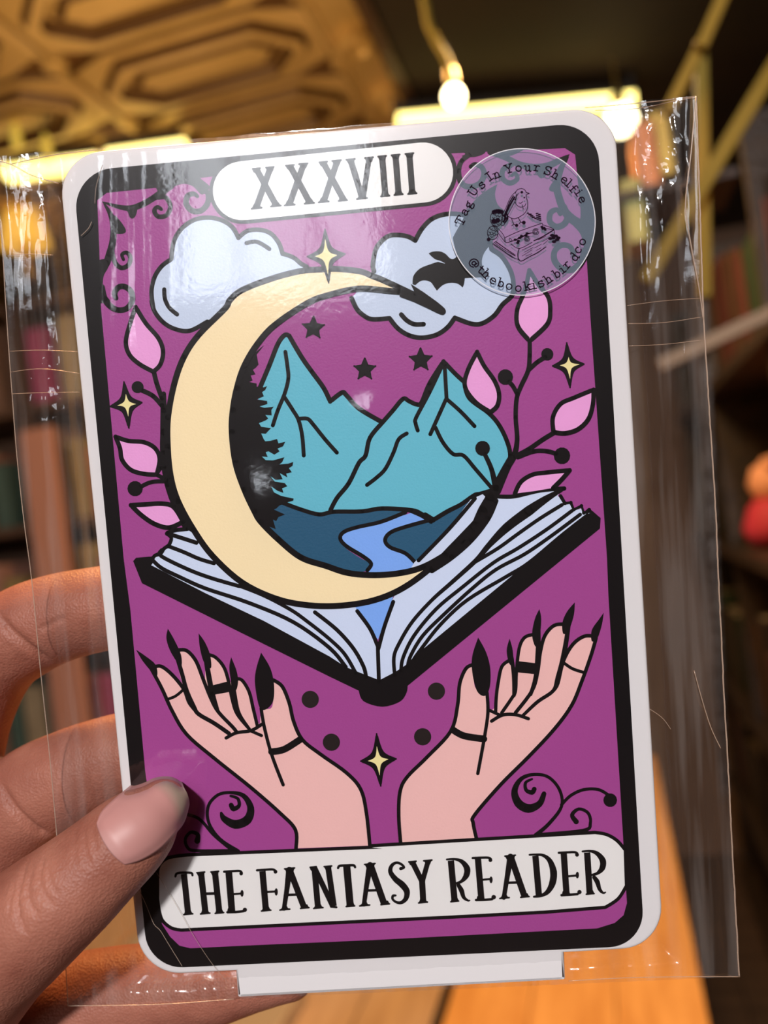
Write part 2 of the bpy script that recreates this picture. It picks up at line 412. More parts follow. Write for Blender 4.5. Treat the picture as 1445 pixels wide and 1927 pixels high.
s.fill(Cc((1035,470,1),(1045,560),(1055,680),(1050,770),(1000,730),(1000,800),(1060,880),(1100,1050),(1160,1050,1),(1160,600),(1100,480,1)), BLK)
s.stroke(Cc((1010,1010),(985,955),(925,945),(880,985),(880,1050),(930,1105),(1000,1110),(1060,1060),(1090,980)), [9,10,11,11,12,12,12,13,14], BLK)
s.build('printed_scroll', card)
s = Print()
s.stroke(I((630,1305),(530,1240),(470,1150),(468,1060),(520,1000),(590,987),(660,1005),(698,1070),(680,1135),(615,1160),(555,1130),(538,1098)), [7,7,6,6,6,6,9,13,17,17,12,5], BLK)
s.stroke(I((590,1005),(628,1020),(635,1058),(605,1075),(592,1055)), [5,6,7,10,9], BLK)
s.stroke(I((345,1105),(400,1120),(440,1150),(500,1220),(600,1303)), 6, BLK)
s.stroke(I((408,1250),(410,1215),(372,1203),(343,1240),(355,1285),(400,1303),(600,1305)), [11,8,6,6,6,6,8], BLK)
s.build('printed_scroll', card)
s = Print()
s.stroke(J((890,1305),(960,1245),(1030,1150),(1020,1060),(960,990),(880,975),(810,1000),(775,1065),(795,1130),(850,1160),(910,1135),(935,1080)), [8,7,6,6,6,6,8,12,16,17,12,9], BLK)
s.stroke(J((870,1000),(835,1020),(838,1060),(870,1073),(882,1055)), [4,6,7,9,9], BLK)
s.stroke(J((1030,1140),(1080,1090),(1150,1058),(1230,1057),(1290,1090)), 6, BLK); s.disc(J((1295,1115))[0], 13, BLK)
s.stroke(J((1110,1232),(1088,1195),(1125,1163),(1175,1185),(1187,1240),(1150,1280),(900,1305)), [10,8,6,6,6,7,8], BLK)
s.build('printed_scroll', card)

def sparkle(c, tips, inner, name='printed_sparkle'):
    """four-pointed star: tips top, right, bottom, left"""
    s = Print()
    def star(t, k):
        o = []
        for a in range(4):
            b = (a+1) % 4; o.append(t[a] + (1,))
            o.append((c[0] + k*((t[a][0]-c[0])+(t[b][0]-c[0])), c[1] + k*((t[a][1]-c[1])+(t[b][1]-c[1]))))
        return o
    s.fill(star(tips, .30), BLK); s.stroke(star(tips, .30), 3.2, BLK, closed=True)
    s.fill(star(inner, .26), STY); return s.build(name, card, 'pale yellow four-pointed sparkle with black outline')

# clouds
Print.z[0] = ZB
s = Print()
c1 = B((640,1090,1),(600,1070),(560,1035),(510,1012),(475,1003,1),(450,930),(395,865),(320,840),(235,848),(175,895,1)) + A((1220,825),(1150,777),(1060,757),(960,772),(875,830),(820,920),(803,1040,1),(740,1085),(690,1160),(668,1260),(680,1370)) + D((380,60),(400,130),(460,205),(540,250),(640,262),(760,200,1),(1000,50,1))
s.fill(c1, CLD); s.stroke(c1[:-1], 8.5, BLK)
s.stroke(A((755,1245),(760,1310),(790,1370),(842,1415)), 8, BLK); s.stroke(B((230,930),(290,920),(340,940),(385,970)), 8, BLK)
s.build('printed_cloud', card, 'pale blue cloud on the left behind the moon')
s = Print()
c2 = N((20,640,1),(10,560),(50,380),(170,260),(300,245),(400,265),(470,305,1),(540,180),(650,70),(800,18),(960,20),(1100,60),(1250,200),(1300,400,1)) + P((450,985),(540,1050),(620,1180),(650,1300),(640,1420)) + N((1420,1000),(1330,1120),(1200,1205),(1080,1210),(900,1145,1),(820,1250),(700,1330),(540,1362),(400,1335),(280,1260),(190,1150,1),(80,1160),(0,1160)) + E((900,170),(840,120),(800,40,1))
s.fill(c2, CLD); s.stroke(c2, 9, BLK)
s.stroke(N((318,1110),(380,1175),(460,1215),(560,1215)), 9, BLK)
s.build('printed_cloud', card, 'pale blue cloud on the right behind the small dragon')
s = Print()
s.fill(N((615,445,1),(660,425),(740,423),(800,450),(845,495),(885,505),(930,470,1),(900,380),(880,280)) + Cc((195,880),(205,860),(250,780),(290,700),(350,625),(420,570),(490,530,1),(475,600),(495,670),(545,712,1),(545,780),(500,850),(450,930),(400,1000),(385,1060),(400,1110),(440,1160,1)) + N((1090,710,1),(1010,715,1),(1000,780),(985,815,1),(930,775),(850,765),(770,790),(705,850,1),(670,800),(640,760),(590,740),(530,745),(470,790,1),(440,780,1),(450,690),(520,610),(640,560),(730,535),(790,550,1),(740,525),(690,510),(650,480)), BLK)
s.stroke(N((720,530),(790,552)), [2,1], CLD)
s.build('printed_dragon', card, 'small black flying dragon silhouette')

# sprigs
def leaf(s, pts, w=8.5): s.fill(pts, PNK); s.stroke(pts, w, BLK, closed=True)
s = Print()
s.stroke(D((462,690),(462,800),(462,950),(464,1100),(492,1300),(562,1500),(640,1640)), [9,12,13,14,14,13,10], BLK)
leaf(s, D((392,540,1),(300,490),(230,425),(205,335),(235,210),(272,100,1),(340,210),(425,310),(458,400),(440,490)))
s.stroke(D((395,540),(415,620),(450,720)), 9, BLK)
s.disc(D((285,645))[0], 11.5, BLK); s.stroke(D((310,665),(390,705),(450,770)), 9, BLK)
leaf(s, D((135,982,1),(220,1010),(330,1020),(405,1062),(435,1135),(415,1240,1),(330,1235),(240,1208),(180,1140),(165,1060)))
s.stroke(D((410,1240),(445,1195),(470,1190)), 7, BLK); s.disc(D((268,1335))[0], 14.5, BLK); s.stroke(D((300,1325),(380,1290),(480,1285)), 8, BLK)
s.stroke(D((415,1240),(480,1275)), 8, BLK)
leaf(s, D((240,1447,1),(330,1443),(450,1437),(530,1460),(595,1560,1),(500,1600),(400,1575),(310,1515)), 9)
s.build('printed_sprig', card, 'leafy sprig with pink leaves at the left edge')

# mountains, trees, river, hills
s = Print()
lm = E((175,655,1),(240,500),(300,350),(345,292),(375,295,1),(460,440),(530,540),(610,650),(655,742,1),(735,682),(765,700),(850,790),(1010,885,1),(900,1400,1),(640,1505,1),(560,1505),(450,1470),(330,1430),(200,1400,1),(130,1000,1))
s.fill(lm, TEAL)
s.stroke(E((175,655),(240,500),(300,350),(345,292),(375,295,1),(460,440),(530,540),(610,650),(655,742,1),(735,682),(765,700),(850,790),(1010,885)), 9, BLK)
for q in (((350,405),(365,510),(370,590),(345,690),(300,800),(265,905)), ((345,715),(400,800),(440,870),(465,980),(475,1110)), ((440,860),(500,860),(540,900),(620,1000),(700,1090))): s.stroke(E(*q), 7.5, BLK)
rm = E((1010,885,1),(1080,805),(1150,725),(1190,740),(1240,762),(1275,750),(1330,620),(1425,470,1)) + F((200,550),(265,610,1),(300,720),(430,820),(500,900),(555,1010),(578,1110),(555,1200),(480,1340,1),(360,1375),(320,1390),(240,1445),(150,1490),(60,1545,1)) + E((1355,1550),(1280,1510),(1210,1482),(1010,1470),(870,1490),(650,1495,1),(700,1400),(780,1300),(850,1160),(895,1110),(925,990))
s.fill(rm, TEAL); s.stroke(rm, 8.5, BLK, closed=True)
for q in (((1175,960),(1120,1000),(1085,1090),(1030,1200),(970,1260),(905,1310)), ((1425,480),(1330,680),(1240,850),(1235,890),(1250,940))): s.stroke(E(*q), 7.5, BLK)
for q in (((132,490),(145,720,1),(100,820),(35,965)), ((150,730),(240,810),(335,910)), ((70,920),(120,1020),(190,1100),(260,1110),(340,1200),(460,1340))): s.stroke(F(*q), 7.5, BLK)
s.build('printed_mountain', card, 'teal printed mountains with black ridge lines')
s = Print()
hl = E((200,1390,1),(330,1430),(450,1475),(580,1510),(680,1492),(870,1490),(1010,1470),(1190,1485,1),(1000,1560),(850,1600),(760,1632),(722,1680),(755,1735)) + H((230,285),(288,320),(270,345,1),(180,365),(80,340),(0,310)) + G((1100,330),(940,180,1))
s.fill(hl, NAVY)
s.fill(H((560,112,1),(620,78),(700,48),(745,10,1),(775,20,1),(640,160),(500,320,1),(470,330,1),(475,290),(440,265),(370,242),(345,210),(370,175),(450,148)), NAVY)
s.build('printed_hill', card, 'dark blue printed hills beside the river')
s = Print()
s.fill(H((470,83,1),(560,120,1),(450,148),(370,175),(345,210),(370,242),(440,265),(470,290),(490,330,1),(470,375,1),(260,375,1),(270,348,1),(288,320),(270,290),(180,240),(143,200),(170,165),(250,140),(400,105)), RIV)
s.stroke(H((440,82),(330,125),(220,150),(160,172),(145,202),(175,237),(250,283),(285,315),(268,345)), 7.5, BLK)
s.stroke(H((560,115),(450,145),(375,172),(348,207),(370,240),(440,268),(485,310)), 7.5, BLK)
s.build('printed_river', card, 'light blue printed river')
s = Print()
s.stroke(E((330,1430),(450,1475),(580,1510),(680,1492),(870,1490),(1010,1470),(1210,1484),(1280,1510),(1355,1552)), 8, BLK)
s.stroke(F((0,1510),(60,1547,1),(150,1492),(240,1445),(320,1388),(360,1372),(450,1378)), 8, BLK)
s.stroke(E((1200,1484),(1280,1520),(1340,1560)), 8, BLK)
s.fill(Q((330,-60,1),(250,40),(270,150),(240,185),(208,207),(238,258),(185,270),(205,325),(165,342),(250,360),(250,395),(330,402),(365,388),(345,430),(310,455),(330,500),(250,535),(365,552),(368,585),(282,612),(335,627),(438,615),(412,650),(415,710),(345,705),(378,745),(350,765),(275,795),(300,835),(408,850),(350,912),(300,908),(330,975),(345,995),(400,990),(475,970),(490,1018),(565,1000),(540,1050),(480,1075),(502,1105),(445,1142),(380,1105),(350,1115),(372,1168),(308,1162),(350,1202),(430,1205),(556,1170),(530,1225),(500,1250),(600,1240),(652,1222),(645,1265),(605,1290),(637,1335),(575,1350),(588,1392),(505,1345),(537,1412),(460,1420),(400,1378),(450,1437),(560,1455),(587,1490),(530,1512),(545,1562),(480,1540),(412,1492),(440,1555),(520,1595),(657,1625),(652,1648),(590,1665),(500,1702),(470,1732),(440,1745),(562,1800),(490,1828),(465,1872),(430,1855),(460,1960,1),(300,1900,1),(130,1640,1),(20,1400),(-30,1200),(-30,900),(0,600),(70,300),(160,80)), BLK, False)
s.build('printed_tree', card, 'black pine tree silhouettes along the inside of the moon')
def star5(c, r, rot=0):
    s = Print(); p = []
    for k in range(10):
        a = -math.pi/2 + k*math.pi/5 + rot; q = r if k % 2 == 0 else r*.47
        p.append((c[0]+q*math.cos(a), c[1]+q*math.sin(a)))
    s.fill(p, BLK, False); s.stroke(p + [p[0]], 3.5, BLK, False); s.build('printed_star', card)
for c, r, t in ((E((540,243))[0], 21.5, .03), (E((890,525))[0], 21, 0), (E((1270,460))[0], 22, -.02)): star5(c, r, t)

# the open book
s = Print()
s.fill(G((110,455,1),(130,432,1),(210,425,1),(300,420,1),(900,760,1),(1445,1060,1)) + H((320,845,1),(900,380,1),(1240,88,1),(1275,65,1),(1325,108,1),(1322,155,1),(450,868,1),(445,900),(415,940),(335,963),(250,938),(228,890,1)) + G((1445,1240,1),(800,920,1),(170,605,1)), BLK, True, 4)
s.fill(G((228,480,1),(262,428,1),(300,420,1),(315,378,1),(350,368,1),(370,322,1),(362,268,1),(480,242,1),(900,500,1)) + H((200,480,1),(225,535,1),(260,590),(300,660),(318,710,1),(320,842,1),(250,815,1),(170,783,1),(96,735,1)) + G((1000,862,1),(600,672,1)), PAG, True, 3)
s.stroke(G((340,268),(400,285),(540,330)), 8, BLK); s.stroke(G((340,268),(370,300),(350,355)), 7, BLK); s.stroke(G((480,236),(400,245),(345,262)), 8, BLK)
s.stroke(G((345,352),(450,392),(560,440),(660,470)), 7.5, BLK); s.stroke(G((305,380),(300,420),(480,510),(640,570),(830,625)), 7.5, BLK)
s.stroke(G((235,440),(300,500),(420,560),(600,640),(900,740),(1200,870),(1445,1045)) + H((170,783)), 7.5, BLK)
s.stroke(G((228,470),(255,420),(300,400),(320,370),(350,352)), 7, BLK)
s.stroke(G((830,622),(1000,690),(1180,785),(1300,870),(1445,985)) + H((165,725),(215,810)), 7, BLK)
s.stroke(H((30,535),(130,615),(205,700),(250,780),(262,828)), 7.5, BLK)
rp = F((440,1420,1),(480,1392,1),(620,1388,1),(780,1352,1),(930,1340,1),(900,1385,1),(935,1410,1),(950,1440,1),(990,1440,1),(1010,1485,1),(1060,1470,1),(1075,1510,1),(1120,1500,1)) + H((1255,95,1),(480,735,1),(445,772,1),(395,805,1),(322,843,1),(318,700,1),(380,480,1),(480,310,1),(640,150,1),(735,25,1),(790,0,1))
s.fill(rp, PAG, True, 3)
s.fill(H((205,500,1),(390,450,1),(316,660,1)), RIV, False)
s.stroke(H((222,530),(280,610),(315,690,1),(320,848)), 7.5, BLK); s.stroke(H((385,488),(345,600),(318,700)), 7.5, BLK)
s.stroke(H((1158,-25),(1080,20),(1000,75),(900,150),(820,230),(760,300),(650,400),(560,480),(470,580),(410,680),(388,740),(392,820)), [5,13,19,17,11,9,8,7,7,7,7,7], BLK)
s.stroke(H((1150,48),(1050,110),(950,180),(860,245),(760,305)), 7, BLK)
s.stroke(H((1195,75),(1080,160),(950,245),(840,310),(700,420),(580,520),(480,640),(430,740),(420,800)), 7, BLK)
s.stroke(H((1232,92),(1100,190),(980,272),(850,342),(740,430),(620,540),(520,640),(465,730),(450,780)), 7, BLK)
s.stroke(H((1265,95),(1150,185),(1000,310),(900,372),(720,480),(600,590),(520,690),(480,745)), 7, BLK)
s.stroke(F((920,1385,1),(950,1435,1),(990,1430,1),(1010,1478,1),(1062,1452,1),(1078,1500,1),(1115,1478,1)), 7, BLK, False)
s.stroke(F((450,1385),(540,1390),(620,1385),(780,1348),(945,1333)), 8, BLK)
s.stroke(H((755,20),(640,155),(500,300)), 7.5, BLK)
s.build('printed_book', card, 'open book with pale blue pages and thick black cover')

# the moon
s = Print()
mo = N((480,905,1),(280,810),(100,728),(0,690)) + B((1000,1122),(830,1105),(735,1110),(600,1120),(400,1172),(200,1250)) + A((1200,1320),) + D((880,110),(700,290),(600,440),(535,620),(492,850),(490,1050),(510,1250),(560,1420)) + G((520,240),(650,420),(850,600),(1080,710),(1300,755)) + H((150,505),(300,480),(430,425),(560,330),(660,230),(740,150),(785,108,1))
mi = H((740,168),(700,215),(620,275),(520,330),(420,357),(300,367),(180,357),(80,325)) + G((1250,430),(1100,310),(980,190)) + D((1080,1490),(1010,1340),(950,1160),(925,950),(932,800),(960,650),(1010,500),(1100,350),(1220,220)) + PX((580,569.4)) + B((800,1280),(950,1245),(1050,1240),(1200,1255)) + N((300,862))
s.fill(mo + mi, YEL)
s.stroke(mo[:-1] , 11.5, BLK); s.stroke(mi, 11.5, BLK)
s.stroke(H((785,108),(740,160),(700,212)), [18,13,11], BLK); s.stroke(H((660,230),(740,150),(785,108)), [11,13,18], BLK)
s.fill(N((420,775,1),(560,865,1),(700,965,1),(780,1032),(803,1070),(790,1102),(745,1108),(600,1040,1),(450,970,1),(300,915,1),(300,862,1),(480,905,1)), BLK)
s.stroke(H((850,30),(812,110),(740,205),(650,285),(560,345)), [10,12,11,11,11], BLK)
s.stroke(PX((895,990),(908,962),(922,937),(935,912),(948,885),(962,860)), [17,19,18,15,12,11], BLK)
s.build('printed_moon', card, 'large pale yellow crescent moon with black outline')

sparkle(B((772,1018))[0], [B((764,838))[0], B((898,1003))[0], B((789,1200))[0], B((645,1022))[0]], [B((765,900))[0], B((848,1012))[0], B((785,1148))[0], B((696,1020))[0]])
sparkle(D((212,757))[0], [D((192,610))[0], D((312,748))[0], D((224,920))[0], D((100,775))[0]], [D((205,690))[0], D((275,760))[0], D((222,845))[0], D((148,770))[0]])
sparkle(F((972,492))[0], [F((962,345))[0], F((1078,487))[0], F((985,645))[0], F((868,500))[0]], [F((975,440))[0], F((1050,490))[0], F((985,590))[0], F((915,497))[0]])
sparkle(PX((711.5,1431))[0], [I((1383,668))[0], (745,1428), I((1405,950))[0], I((1297,816))[0]], [I((1384,735))[0], (731,1428.5), I((1400,895))[0], I((1335,815))[0]])

s = Print()
s.stroke(F((490,1350),(560,1190),(605,1110),(625,1000),(615,850),(622,720),(650,640),(700,530),(710,430),(710,325)), [14,12,11,9,8.5,8.5,8.5,8.5,8.5,8], BLK)
s.disc(F((545,575))[0], 14.5, BLK); s.stroke(F((560,600),(595,635),(625,690)), 8, BLK)
s.disc(F((830,420))[0], 11.5, BLK); s.stroke(F((705,525),(760,475),(815,440)), 8, BLK)
leaf(s, F((710,330,1),(630,230),(625,120),(665,20),(690,-60),(708,-150,1),(770,-50),(835,30),(850,120),(830,215)))
leaf(s, F((443,815,1),(340,745),(270,640),(290,530),(353,405,1),(400,500),(470,600),(502,690),(490,770)))
leaf(s, F((872,950,1),(868,850),(920,760),(1010,718),(1145,662,1),(1140,760),(1110,860),(1040,930),(950,958)))
s.stroke(F((600,1120),(700,1068),(800,1000),(882,950)), 8.5, BLK); s.disc(F((930,1110))[0], 15.5, BLK); s.stroke(F((630,1120),(740,1080),(830,1080),(890,1097)), 8, BLK)
s.disc(F((390,1060))[0], 14, BLK); s.stroke(F((400,1090),(450,1200),(480,1330)), [8,9,12], BLK)
lf = F((610,1368,1),(650,1290),(730,1240),(830,1225),(982,1210,1),(930,1270),(870,1330,1),(740,1352,1))
s.fill(lf, PNK); s.stroke(lf[:7], 8.5, BLK)
s.build('printed_sprig', card, 'leafy sprig with pink leaves and black berries at the right')

# printed hands
Print.z[0] = ZB
s = Print()
s.fill(I((945,1290,1),(943,1190),(860,1100),(700,960),(500,800),(350,670),(270,540),(215,420),(165,320),(210,303),(270,345),(337,430,1),(310,330),(300,235),(345,215),(400,280),(450,390,1),(452,250,1),(500,245),(550,310),(582,400,1),(605,372),(650,375),(690,450),(725,570),(750,625,1),(758,540),(815,520),(822,385,1),(875,430),(912,530),(940,620),(985,700),(1080,780),(1220,882),(1295,970),(1325,1100),(1347,1275,1)), SKN)
Sk = lambda w, *p: s.stroke(I(*p), w, BLK)
Sk(7, (945,1290),(942,1190),(860,1100),(700,960),(500,800),(350,670),(270,540),(215,420),(150,300))
Sk(7, (165,308),(210,300),(270,345),(335,425),(365,500),(415,560)); Sk(5.5, (245,480),(290,462),(335,425))
Sk(8, (285,210),(322,330),(350,430),(390,520),(415,560),(500,610),(580,665)); Sk(7, (300,212),(350,215),(400,270),(440,370),(480,470),(520,545),(600,630),(620,655))
Sk(6.5, (460,235),(505,250),(550,300),(575,370),(598,480),(625,560),(690,640)); s.stroke(I((450,230),(468,340),(490,450),(520,545)), [8,10,10,7], BLK)
s.fill(I((485,405,1),(575,382,1),(582,440,1),(500,455,1)), BLK, False)
Sk(6.5, (612,370),(650,375),(690,440),(712,530),(735,625)); s.stroke(I((600,370),(612,470),(635,560),(690,640)), [7,9,8,6], BLK)
Sk(6.5, (565,690),(620,662),(700,650),(760,615)); Sk(6, (700,652),(757,677))
Sk(6.5, (755,530),(770,620),(800,740),(830,830),(875,945)); Sk(7, (822,375),(870,410),(908,500),(932,600),(980,700),(1080,780),(1220,880),(1297,970),(1328,1100),(1347,1280))
s.stroke(I((812,765),(880,752),(965,700)), 13, BLK)
for q in (((75,210,1),(120,240),(180,290),(190,350),(160,330),(110,270)), ((248,95,1),(285,160),(320,240),(318,300),(265,225),(240,150)), ((415,120,1),(450,170),(478,240),(482,310),(445,280),(422,200)), ((592,250,1),(620,320),(630,380),(618,430),(595,390),(582,310)), ((755,225,1),(805,310),(825,400),(820,490),(780,535),(745,520),(722,400),(727,320))): s.fill(I(*q), BLK)
s.build('printed_hand', card, 'printed raised hand at the left with long black nails and rings')
s = Print()
s.fill(J((155,1345,1),(145,1200),(152,1070),(190,990),(300,880),(428,740),(462,610),(475,490),(510,400),(550,378,1),(560,500),(620,545),(632,640,1),(672,600),(680,500),(700,400),(750,362,1),(775,500,1),(788,400),(800,290),(840,225),(890,212,1),(900,330,1),(915,270),(950,190),(1000,165),(1055,165,1),(1035,340,1),(1090,270),(1150,225),(1215,240,1),(1190,330),(1140,470),(1085,600),(990,730),(850,880),(700,1030),(555,1195),(550,1240),(568,1325,1)), SKN)
Sk = lambda w, *p: s.stroke(J(*p), w, BLK)
Sk(7, (1218,235),(1190,330),(1140,470),(1085,600),(990,730),(850,880),(700,1030),(558,1195),(550,1240),(568,1325))
Sk(7, (155,1345),(145,1200),(152,1070),(190,990),(300,880),(428,740),(465,600),(477,480),(510,400),(548,378))
Sk(7, (1200,222),(1150,225),(1090,270),(1040,360),(1010,480),(985,520)); Sk(6, (1045,370),(1090,400),(1150,420))
s.stroke(J((1068,170),(1042,330),(1010,450),(985,520),(900,580),(820,655)), [8,10,9,7,7,6], BLK); Sk(7, (1050,158),(990,165),(940,220),(915,310),(900,420),(870,520),(780,640))
Sk(6.5, (882,213),(830,230),(800,290),(785,420),(780,520),(760,560),(705,640)); s.stroke(J((905,190),(902,330),(890,450),(862,540)), [8,10,9,7], BLK)
s.fill(J((790,358,1),(890,370,1),(888,430,1),(790,420,1)), BLK, False)
Sk(6.5, (745,355),(705,390),(685,480),(675,560),(672,640)); s.stroke(J((760,340),(772,450),(772,545)), [7,8,7], BLK)
Sk(6.5, (650,685),(710,652),(780,650),(850,672)); Sk(6, (640,627),(700,655))
Sk(6.5, (625,530),(630,640),(610,780),(575,970)); s.stroke(J((440,733),(500,765),(608,782)), 13, BLK)
for q in (((577,230,1),(620,310),(643,400),(640,500),(612,548),(570,520),(545,420),(545,330)), ((748,235,1),(765,300),(768,380),(745,370),(732,300)), ((910,75,1),(920,130),(912,220),(890,280),(870,215),(885,130)), ((1103,38,1),(1097,110),(1070,190),(1040,210),(1035,150),(1060,90)), ((1260,95,1),(1250,160),(1225,235),(1195,250),(1195,190),(1235,130))): s.fill(J(*q), BLK)
s.build('printed_hand', card, 'printed raised hand at the right with long black nails and rings')
BRN = mat('ink_dot', (.012, .006, .006), .4)
for q in (I((1022,480))[0], I((1137,713))[0], J((350,522))[0], J((275,770))[0]): Print().disc(q, 16.2, BRN, n=28).build('printed_dot', card)

# banners
Print.z[0] = ZB + 4e-5
def stad(a, b, ra, rb):
    ang = math.atan2(b[1]-a[1], b[0]-a[0]); o = []
    for k in range(17): t = ang + math.pi/2 + math.pi*k/16; o.append((a[0]+ra*math.cos(t), a[1]+ra*math.sin(t)))
    for k in range(17): t = ang - math.pi/2 + math.pi*k/16; o.append((b[0]+rb*math.cos(t), b[1]+rb*math.sin(t)))
    return o
s = Print(); s.fill(stad((455.5, 359.5), (797, 324.5), 62, 63.5), BLK, False); s.fill(stad((456, 359), (796, 324.5), 55.5, 56.5), BAN, False)
s.build('number_banner', card, 'white rounded banner at the top reading XXXVIII')
nb = PX((299.6,1640,1),(304,1628),(318.6,1617),(353,1612,1)) + K((1445,280,1),) + M2((0,228,1),(1010,168,1),(1060,177),(1105,203),(1140,243,1),(1145,400,1),(1110,455),(1055,492,1)) + R3((850,690,1),(0,735,1)) + K((350,714,1),(300,703),(255,665),(238,610,1),(230,555,1))
s = Print(); s.fill(nb, BLK, True, 4); s.stroke(nb, 13, BLK, closed=True); s.fill(nb, BAN, True, 4)
s.build('name_banner', card, 'white rounded banner at the foot reading THE FANTASY READER')

# lettering
def letters(frm, sc, spec, name):
    for strokes in spec:
        s = Print(); z = s.nz()
        for st in strokes:
            if st[0] == 'poly':
                q = frm(*st[1]); s._add(q, [(0, 1, 2, 7), (2, 3, 4, 5), (2, 5, 6, 7)], BLK, z); continue
            pts, w_ = st; ws = [q/sc for q in w_] if isinstance(w_, list) else w_/sc
            if isinstance(pts, tuple): s.disc(frm(pts[:2])[0], pts[2]/sc, BLK, z, (pts[3] if len(pts) > 3 else pts[2])/sc)
            else: s.stroke(frm(*pts), ws, BLK, len(pts) > 2, z=z, caps=not (len(pts) == 2 and (max(w_) if isinstance(w_, list) else w_) > 38))
        s.build(name, card)
def bar_(x0, y0, x1, y1, w_=16): return ([(x0+w_/2, y0), (x1-w_/2, y1)], w_)
def foot(cx, cy, hw, top, ang=-.08, w_=16, sw=50):
    """slab serif with a flared joint to the stem"""
    d = -1 if top else 1; dy = hw*ang
    h = w_/2
    return [([(cx-hw+h, cy-dy), (cx+hw-h, cy+dy)], w_),
            ('poly', [(cx-sw/2+2-d*2, cy-d*34), (cx+sw/2-2-d*2, cy-d*34), (cx+sw/2+5, cy-d*16), (cx+hw-h, cy+dy-d*4), (cx+hw-h, cy+dy), (cx-hw+h, cy-dy), (cx-hw+h, cy-dy-d*4), (cx-sw/2-5, cy-d*16)])]
ST = 50
def dg(x0, y0, x1, y1, w_=ST): return ([(x0, y0), (x1, y1)], w_)
letters(T, 4.25, [
 [dg(97,208,252,492), dg(205,200,95,510), *foot(95,201,38,1), *foot(203,191,39,1), *foot(97,518,48,0), *foot(251,500,47,0)],
 [dg(367,185,520,470), dg(470,175,362,482), *foot(364,175,40,1), *foot(471,162,42,1), *foot(362,492,48,0), *foot(519,478,45,0)],
 [dg(632,158,790,445), dg(738,150,635,460), *foot(630,148,39,1), *foot(736,137,43,1), *foot(634,467,48,0), *foot(787,456,42,0)],
 [dg(850,138,938,425), ([(995,125), (950,425)], 44), *foot(849,127,42,1), *foot(996,113,39,1), *foot(940,440,48,0)],
 [dg(1101,112,1126,412), *foot(1101,102,39,1), *foot(1125,420,41,0)],
 [dg(1208,102,1232,402), *foot(1208,92,40,1), *foot(1232,409,41,0)],
 [dg(1319,92,1342,392), *foot(1319,81,40,1), *foot(1342,401,41,0)]], 'letter')
W6 = 57
letters(R1, 4.8167, [
 [dg(125,215,163,572,W6), ([(48,238),(58,214),(90,204),(160,203),(196,208),(203,228)],[20,22,22,22,22,20]), *foot(165,580,48,0,sw=W6)],
 [dg(281,210,320,565,W6), dg(407,204,446,560,W6), *foot(278,201,43,1,sw=W6), *foot(405,194,43,1,sw=W6), *foot(318,574,50,0,sw=W6), *foot(447,569,46,0,sw=W6), dg(310,395,420,391,26)],
 [dg(532,200,560,550,62), ([(490,195),(560,190),(630,188),(648,205)],[22,22,22,26]), ((644,212,17),0), dg(575,398,645,392,20), ((652,391,15,31),0), ([(520,562),(600,560),(665,552)],[24,24,24]), ((678,540,20),0), *foot(555,560,42,0,sw=62)],
 [dg(837,190,868,540,58), ([(788,182),(860,177),(930,174),(958,190)],[22,22,22,24]), ((955,195,18),0), dg(870,378,950,374,20), ((962,378,15,34),0), *foot(871,547,50,0,sw=58)],
 [([(1080,180),(1058,360),(1032,530)],[60,46,40]), dg(1085,180,1215,520,56), *foot(1083,165,53,1,sw=70), dg(1065,405,1165,402,24), *foot(1040,538,52,0,sw=44), *foot(1220,524,46,0,sw=56)]], 'letter')
letters(R2, 4.8167, [
 [dg(55,205,87,560,55), dg(60,215,222,555,50), dg(180,200,232,555,54), *foot(45,200,36,1,sw=50), *foot(178,194,42,1,sw=50), *foot(91,572,50,0,sw=55), ([(205,560),(255,565)],20)],
 [dg(348,190,380,550,66), ([(270,210),(285,190),(350,186),(410,185),(424,202)],[22,24,24,24,22]), *foot(382,556,46,0,sw=62)],
 [([(560,185),(530,360),(505,540)],[62,46,40]), dg(565,185,688,535,60), *foot(558,173,55,1,sw=72), dg(540,413,635,410,24), *foot(511,549,53,0,sw=44), *foot(697,538,46,0,sw=58)],
 [([(838,215),(868,203),(838,172),(795,162),(755,190),(745,245),(790,310),(850,360),(893,420),(885,485),(845,522),(800,520),(765,492),(768,462),(792,458)],[30,22,24,24,34,42,52,60,56,44,32,24,22,26,18])],
 [dg(945,158,1028,325,50), dg(1085,152,1036,325,46), dg(1030,300,1042,515,56), *foot(944,151,41,1,sw=50), *foot(1083,141,45,1,sw=46), *foot(1040,522,48,0,sw=54)]], 'letter')
RB = [18,22,40,58,54,30,20]
